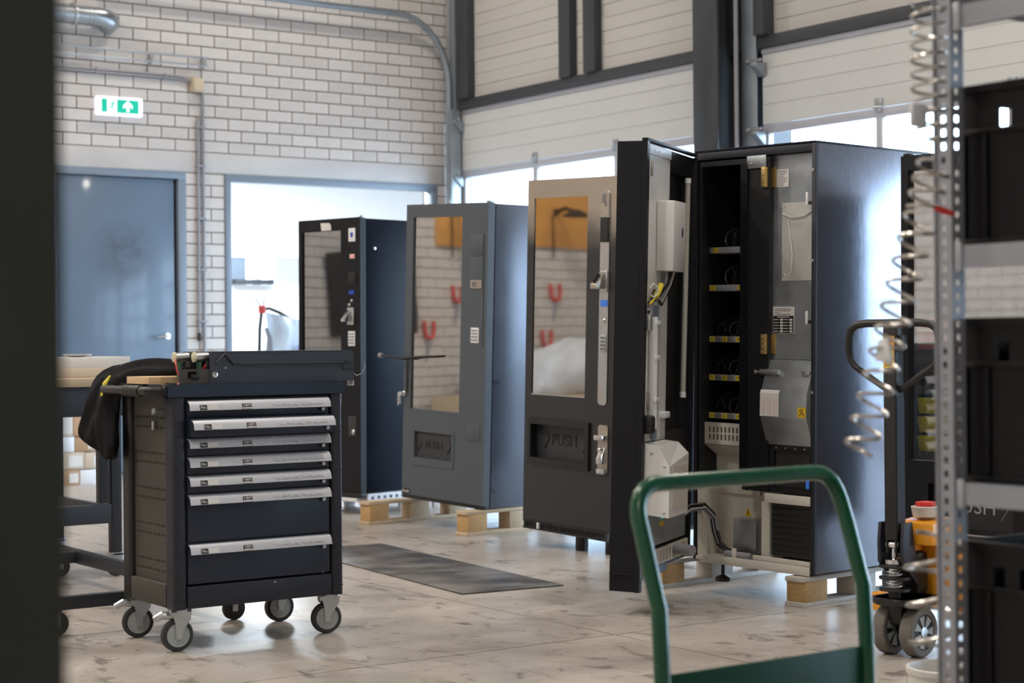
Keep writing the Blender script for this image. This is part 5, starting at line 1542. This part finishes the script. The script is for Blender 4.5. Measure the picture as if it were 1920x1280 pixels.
bu = thing('bucket', 'small translucent tub with a red cap standing on the pallet jack cover', 'tub', (4.715, 4.245, 0.478))
B().lathe([(0.036, 0), (0.042, 0.002), (0.047, 0.030), (0.049, 0.034), (0.046, 0.036)], (0, 0, 0), (0, 0, 1), 24).obj('tub', 'bucket', bu)
B().lathe([(0.034, 0), (0.036, 0.003), (0.035, 0.014), (0.012, 0.017)], (0.004, 0, 0.0365), (0, 0, 1), 20).obj('cap', 'red', bu)
b2 = thing('bucket', 'white plastic bucket on the floor beside the shelf post at lower right', 'bucket', (3.66, 3.22, 0))
slabp = [(0.085, 0), (0.092, 0.003), (0.105, 0.205), (0.110, 0.208), (0.110, 0.222), (0.103, 0.224), (0.100, 0.20), (0.085, 0.008), (0.001, 0.008)]
B().lathe(slabp, (0, 0, 0), (0, 0, 1), 32).obj('pail', 'bucket', b2)
B().sweep([(0.111 * math.cos(R(a)), 0.111 * math.sin(R(a)), 0.19 - 0.07 * math.sin(R(a - 120))) for a in range(120, 301, 15)], 0.0025, 6).obj('wire_handle', 'wire', b2)

# ================================================================== green platform cart
cg = thing('platform_cart', 'green platform cart with bent tube handle in the foreground', 'cart', (2.4935, 2.66, 0))
XL, XR = -0.2815, 0.2815
hp_ = [(XL, 0.0, 0.215), (XL, 0.004, 0.43), (XL, 0.012, 0.575), (XL, 0.022, 0.60), (XL, 0.056, 0.70), (XL + 0.001, 0.075, 0.750)]
hp_ += [(XL + 0.006, 0.082, 0.774), (XL + 0.016, 0.086, 0.792), (XL + 0.030, 0.089, 0.804), (XL + 0.048, 0.091, 0.811), (XL + 0.070, 0.092, 0.813)]
hp_ += [(-x, y, z) for x, y, z in hp_[::-1]]
B().sweep(hp_, 0.0170, 16).obj('handle_tube', 'green', cg)
B().box(XL + 0.018, XR - 0.018, 0.002, 0.010, 0.225, 0.447, 0.002).obj('end_panel', 'green_panel', cg)
B().box(XL - 0.02, XR + 0.02, -0.02, 0.80, 0.185, 0.2145, 0.006).obj('platform', 'green', cg)
B().box(XL - 0.005, XR + 0.005, 0.03, 0.78, 0.2147, 0.219, 0.001).obj('deck_rubber', 'rubber', cg)
for x in (XL + 0.05, XR - 0.05):
    for y in (0.10, 0.70):
        w_ = B().lathe([(0.03, -0.016), (0.062, -0.014), (0.0625, 0.014), (0.03, 0.016)], (x, y, 0.0625), (1, 0, 0), 24).obj('castor_tyre', 'rubber', cg)
        slab([y - 0.03, y - 0.02, y + 0.02, y + 0.03], [0.05, 0.175, 0.1846], lambda i, j: j == 0 and i != 1, YZ, x - 0.022, x - 0.018).obj('castor_fork', 'zinc', w_)
        slab([y - 0.03, y - 0.02, y + 0.02, y + 0.03], [0.05, 0.175, 0.1846], lambda i, j: j == 0 and i != 1, YZ, x + 0.018, x + 0.022).obj('castor_fork', 'zinc', w_)

# ================================================================== shelf rack with crates at right
sr = thing('shelf_rack', 'galvanised slotted steel shelf rack in the right foreground', 'shelf', (2.474, 2.158, 0))
PH_ = 0.02460
n_ = 78
vs = [0.0]
for k in range(n_):
    z = 0.012 + PH_ * k
    vs += [z, z + 0.0115]
vs.append(vs[-1] + 0.02)
post = slab([0.0, 0.0135, 0.0235, 0.037], vs, lambda i, j: i == 1 and j % 2 == 1, lambda u, v, d: (d, u, v), 0.0, 0.0022)
slab([0.0022, 0.0105, 0.0205, 0.034], vs, lambda i, j: i == 1 and j % 2 == 1, lambda u, v, d: (u, d, v), 0.0, 0.0022, post)
post.obj('post', 'shelf_steel', sr)
B().sweep([(-0.002, 0.037, 0), (-0.002, 0.037, 1.92)], 0.003, 6).obj('post_lip', 'shelf_steel', sr)
B().box(0.46, 0.4635, 0.0, 0.037, 0, 1.93).obj('rear_post', 'shelf_steel', sr)
B().box(0.0, 0.0022, -1.60, -1.565, 0, 1.93).obj('post', 'shelf_steel', sr)
B().box(0.46, 0.4635, -1.60, -1.565, 0, 1.93).obj('rear_post', 'shelf_steel', sr)
for z in (1.655, 1.225, 0.800, 0.365):
    fb_ = B().prism([(0.006, z), (0.006, z + 0.040), (0.020, z + 0.040), (0.020, z + 0.037), (0.009, z + 0.037), (0.009, z + 0.003), (0.020, z + 0.003), (0.020, z)], 'y', -1.562, -0.014).obj('shelf_beam', 'shelf_steel', sr)
    B().box(0.0022, 0.012, -0.020, -0.002, z - 0.006, z + 0.046, 0.002).obj('beam_bracket', 'galv', fb_)
    B().box(0.44, 0.458, -1.56, 0.0, z, z + 0.04, 0.002).obj('shelf_beam', 'shelf_steel', sr)
    B().box(0.021, 0.439, -1.56, 0.0, z + 0.030, z + 0.0385, 0.001).obj('shelf_board', 'frame_blue', sr)


def crate(label, y1, z0, h, holes, endhole=None, m='crate'):
    t = thing('storage_crate', label, 'crate', (2.5115, y1, z0), group='black crates on the shelf rack')
    L_, D_ = 0.60, 0.40
    us = [0.0]
    for a in holes:
        us += [a - 0.013, a + 0.013]
    us += [0.2, L_]
    hz = h - 0.055
    vs = [0.0, hz - 0.022, hz + 0.016, h]
    hset = {(2 * i + 1, 1) for i in range(len(holes))}
    slab(us, vs, lambda i, j: (i, j) in hset, lambda u, v, d: (d, -u, v), 0.010, 0.014).obj('front_wall', m, t)
    if endhole:
        slab([0.0145, 0.02, 0.16, D_ - 0.01], [0.0, hz - 0.03, hz + 0.03, h], lambda i, j: (i, j) == (1, 1), lambda u, v, d: (u, -d, v), 0.0, 0.004).obj('end_wall', m, t)
    else:
        B().box(0.0145, D_ - 0.01, -0.004, 0.0, 0, h).obj('end_wall', m, t)
    B().box(0.0145, D_ - 0.01, -L_, -L_ + 0.004, 0, h).obj('end_wall', m, t)
    B().box(D_ - 0.0095, D_ - 0.0055, -L_, 0.0, 0, h).obj('back_wall', m, t)
    B().box(0.0145, D_ - 0.01, -L_ + 0.0045, -0.0045, 0.0, 0.004).obj('bottom', m, t)
    slab([0.0, 0.012, D_ - 0.012, D_], [0.006, 0.012, L_ - 0.012, L_ + 0.006][:1] + [0.012, L_ - 0.012, L_], lambda i, j: (i, j) == (1, 1), lambda u, v, d: (u, -v + 0.006, d), h - 0.010, h + 0.004).obj('rim', m, t)
    for z in (0.002, h - 0.085):
        B().box(0.004, 0.0098, -L_ + 0.01, -0.002, z, z + 0.010, 0.002).obj('rib', m, t)
    for y in (-0.004, -0.055, -0.30):
        B().box(0.004, 0.0098, y - 0.008, y, 0.0125, h - 0.0855, 0.002).obj('rib', m, t)
    return t


crate('black plastic crate on the upper shelf with daylight through its hand hole', 2.176, 1.264, 0.285, [0.100], True)
crate('black plastic crate on the middle shelf of the rack at right', 2.176, 0.839, 0.292, [0.092])
crate('black plastic crate on the lowest visible shelf with two hand holes', 2.176, 0.404, 0.325, [0.078, 0.136])
crate('dark crate on the top shelf cut off by the picture edge', 2.120, 1.694, 0.20, [0.4])

# spirals hanging on the rack
s1_ = thing('vending_spiral', 'tight wire vending spiral hanging beside the top of the shelf post', 'wire spiral', (2.415, 2.156, 1.435))
helix((0.0, 0, 0.0), (0, 0, 1), 0.030, 12, 0.0256, 0.0030, 18, 'wire', 0.4, 'coil', s1_, seg=6)
B().box(-0.055, -0.015, -0.012, 0.0, 0.035, 0.078, 0.006).obj('end_disc', 'white_plastic', s1_)
s2_ = thing('vending_spiral', 'long stretched wire vending spiral slanting down from the shelf post with red tag', 'wire spiral', (2.402, 2.164, 1.321))
axv = Vector((-0.093, 0.065, -0.425))
helix((0.0, 0, 0.0), axv, 0.0285, 10.6, axv.length / 10.6, 0.0036, 20, 'wire', 0.2, 'coil', s2_, seg=7)
helix(tuple(-axv.normalized() * 0.005), -axv, 0.030, 3.2, 0.028, 0.0034, 18, 'wire', 2.0, 'upper_coil', s2_, seg=6)
B().sweep([(0.0, -0.03, 0.008), (0.018, -0.036, 0.002), (0.036, -0.042, -0.003)], [0.005, 0.006, 0.004], 6).obj('red_tag', 'red', s2_)
B().prism([(-0.020, -0.022), (0.022, -0.022), (0.014, 0.016), (-0.008, 0.020)], 'x', -0.004, 0.004, 0.002).obj('white_coupling', 'white_plastic', s2_).location = (-0.075, 0.02, -0.240)
s3_ = thing('vending_spiral', 'wide wire vending spiral hanging low behind the shelf post', 'wire spiral', (2.540, 2.268, 0.733))
axw = Vector((0.012, -0.006, -0.25))
B().sweep([(-0.02, -0.05, -0.01), (-0.035, -0.060, 0.012), (-0.060, -0.074, 0.030), (-0.0635, -0.090, 0.028)], 0.0042, 7).obj('hanging_hook', 'wire', s3_)
helix((0, 0, 0), axw, 0.055, 3.6, 0.071, 0.0042, 22, 'wire', 2.6, 'coil', s3_, seg=7)

# near steel column at the left edge
nc = thing('steel_column', 'very near dark blurred steel column along the left picture edge', 'column', (0.27, 1.18, 0))
slab([-0.166, -0.160, 0.160, 0.166], [-0.03, -0.024, 0.024, 0.03], lambda i, j: (i, j) == (1, 1), XY, 0.0, 6.4).obj('tube', 'green_black', nc)
B().box(-0.20, 0.158, -0.028, 0.028, 0.0, 0.012).obj('foot_plate', 'green_black', nc)

# ================================================================== tool wall that the machine windows reflect
ob = thing('tool_board', 'orange plywood board high on the brick wall, seen mirrored in the machine windows', 'board', (-1.15, W1, 2.42))
B().box(-1.25, 0.75, -0.03, -0.001, -0.31, 0.33, 0.004).obj('panel', 'orange_board', ob)
for x in (-0.43, 0.47):
    la = thing('task_lamp', 'dark drooping task lamp mounted on the orange board, %s' % ('further from the blue door' if x < 0 else 'nearer the blue door'), 'lamp', (-1.15 + x, W1 - 0.031, 2.42))
    B().box(-0.03, 0.03, -0.03, 0, 0.02, 0.10, 0.005).obj('bracket', 'plastic', la)
    B().sweep([(0, -0.03, 0.06), (0.0, -0.16, 0.10), (0.0, -0.26, 0.06)], 0.022, 10).obj('arm', 'plastic', la)
    B().lathe([(0.03, 0.0), (0.15, -0.07), (0.15, -0.08), (0.02, -0.02)], (0, -0.30, 0.08), (0, 0, 1), 20).obj('shade', 'plastic', la)
    B().sweep([(0.05, -0.005, 0.03), (0.055, -0.012, -0.25), (0.05, -0.012, -0.42)], 0.010, 8).obj('cable', 'plastic', la)
ms_ = thing('monitor', 'dark tilted flat panel hanging on the brick wall left of the blue door', 'screen', (0.15, W1, 1.62))
B().prism([(-0.20, -0.42), (0.10, -0.46), (0.20, 0.40), (-0.16, 0.44)], 'y', -0.07, -0.035, 0.004).obj('panel', 'plastic', ms_)
B().box(-0.05, 0.05, -0.0345, -0.001, -0.1, 0.1, 0.003).obj('bracket', 'plastic', ms_)
for x, z, where in ((-0.72, 1.60, 'below the middle of the orange board'), (-0.26, 1.22, 'lowest one under the dark screen'), (-1.05, 1.24, 'just above the white film heap'),
                    (-1.56, 1.62, 'under the far lamp of the orange board'), (-1.42, 1.12, 'lowest one farthest from the blue door')):
    gp_ = thing('tool_grip', 'red handled pliers on the brick wall, ' + where, 'tool', (x, W1, z), group='red tool grips on the brick wall')
    B().sweep([(-0.07, -0.02, 0.10), (-0.075, -0.03, 0.0), (-0.05, -0.03, -0.06), (0.0, -0.03, -0.085), (0.05, -0.03, -0.06), (0.075, -0.03, 0.0), (0.07, -0.02, 0.10)], 0.020, 8).obj('handles', 'red', gp_)
    B().sweep([(0.0, -0.025, -0.085), (0.01, -0.02, -0.22), (0.03, -0.02, -0.32)], [0.025, 0.018, 0.006], 8).obj('jaws', 'conduit', gp_)
    B().box(-0.02, 0.02, -0.012, -0.001, -0.10, -0.06).obj('clip', 'zinc', gp_)
pl_ = thing('packing_bundle', 'heap of white packing film on a low timber case under the red pliers', 'bundle', (-1.3, 13.85, 0))
for k in range(4):
    B().box(-1.2, 1.1, -0.36, -0.34, 0.02 + 0.13 * k, 0.14 + 0.13 * k, 0.003).obj('case_board', 'pine', pl_)
B().box(-1.2, 1.1, -0.339, 0.36, 0.0, 0.54, 0.003).obj('case', 'pine', pl_)
fbm = B()
bmesh.ops.create_icosphere(fbm.bm, subdivisions=4, radius=1.0)
for v in fbm.bm.verts:
    c = v.co.copy()
    f = 1 + 0.10 * math.sin(5 * c.x + 3 * c.z) + 0.07 * math.sin(11 * c.y + 7 * c.x)
    v.co = Vector((c.x * 0.85 * f, c.y * 0.28 * f, 0.74 + max(-0.195, c.z * 0.36 * f)))
fbm.obj('film_heap', 'bagfilm', pl_)
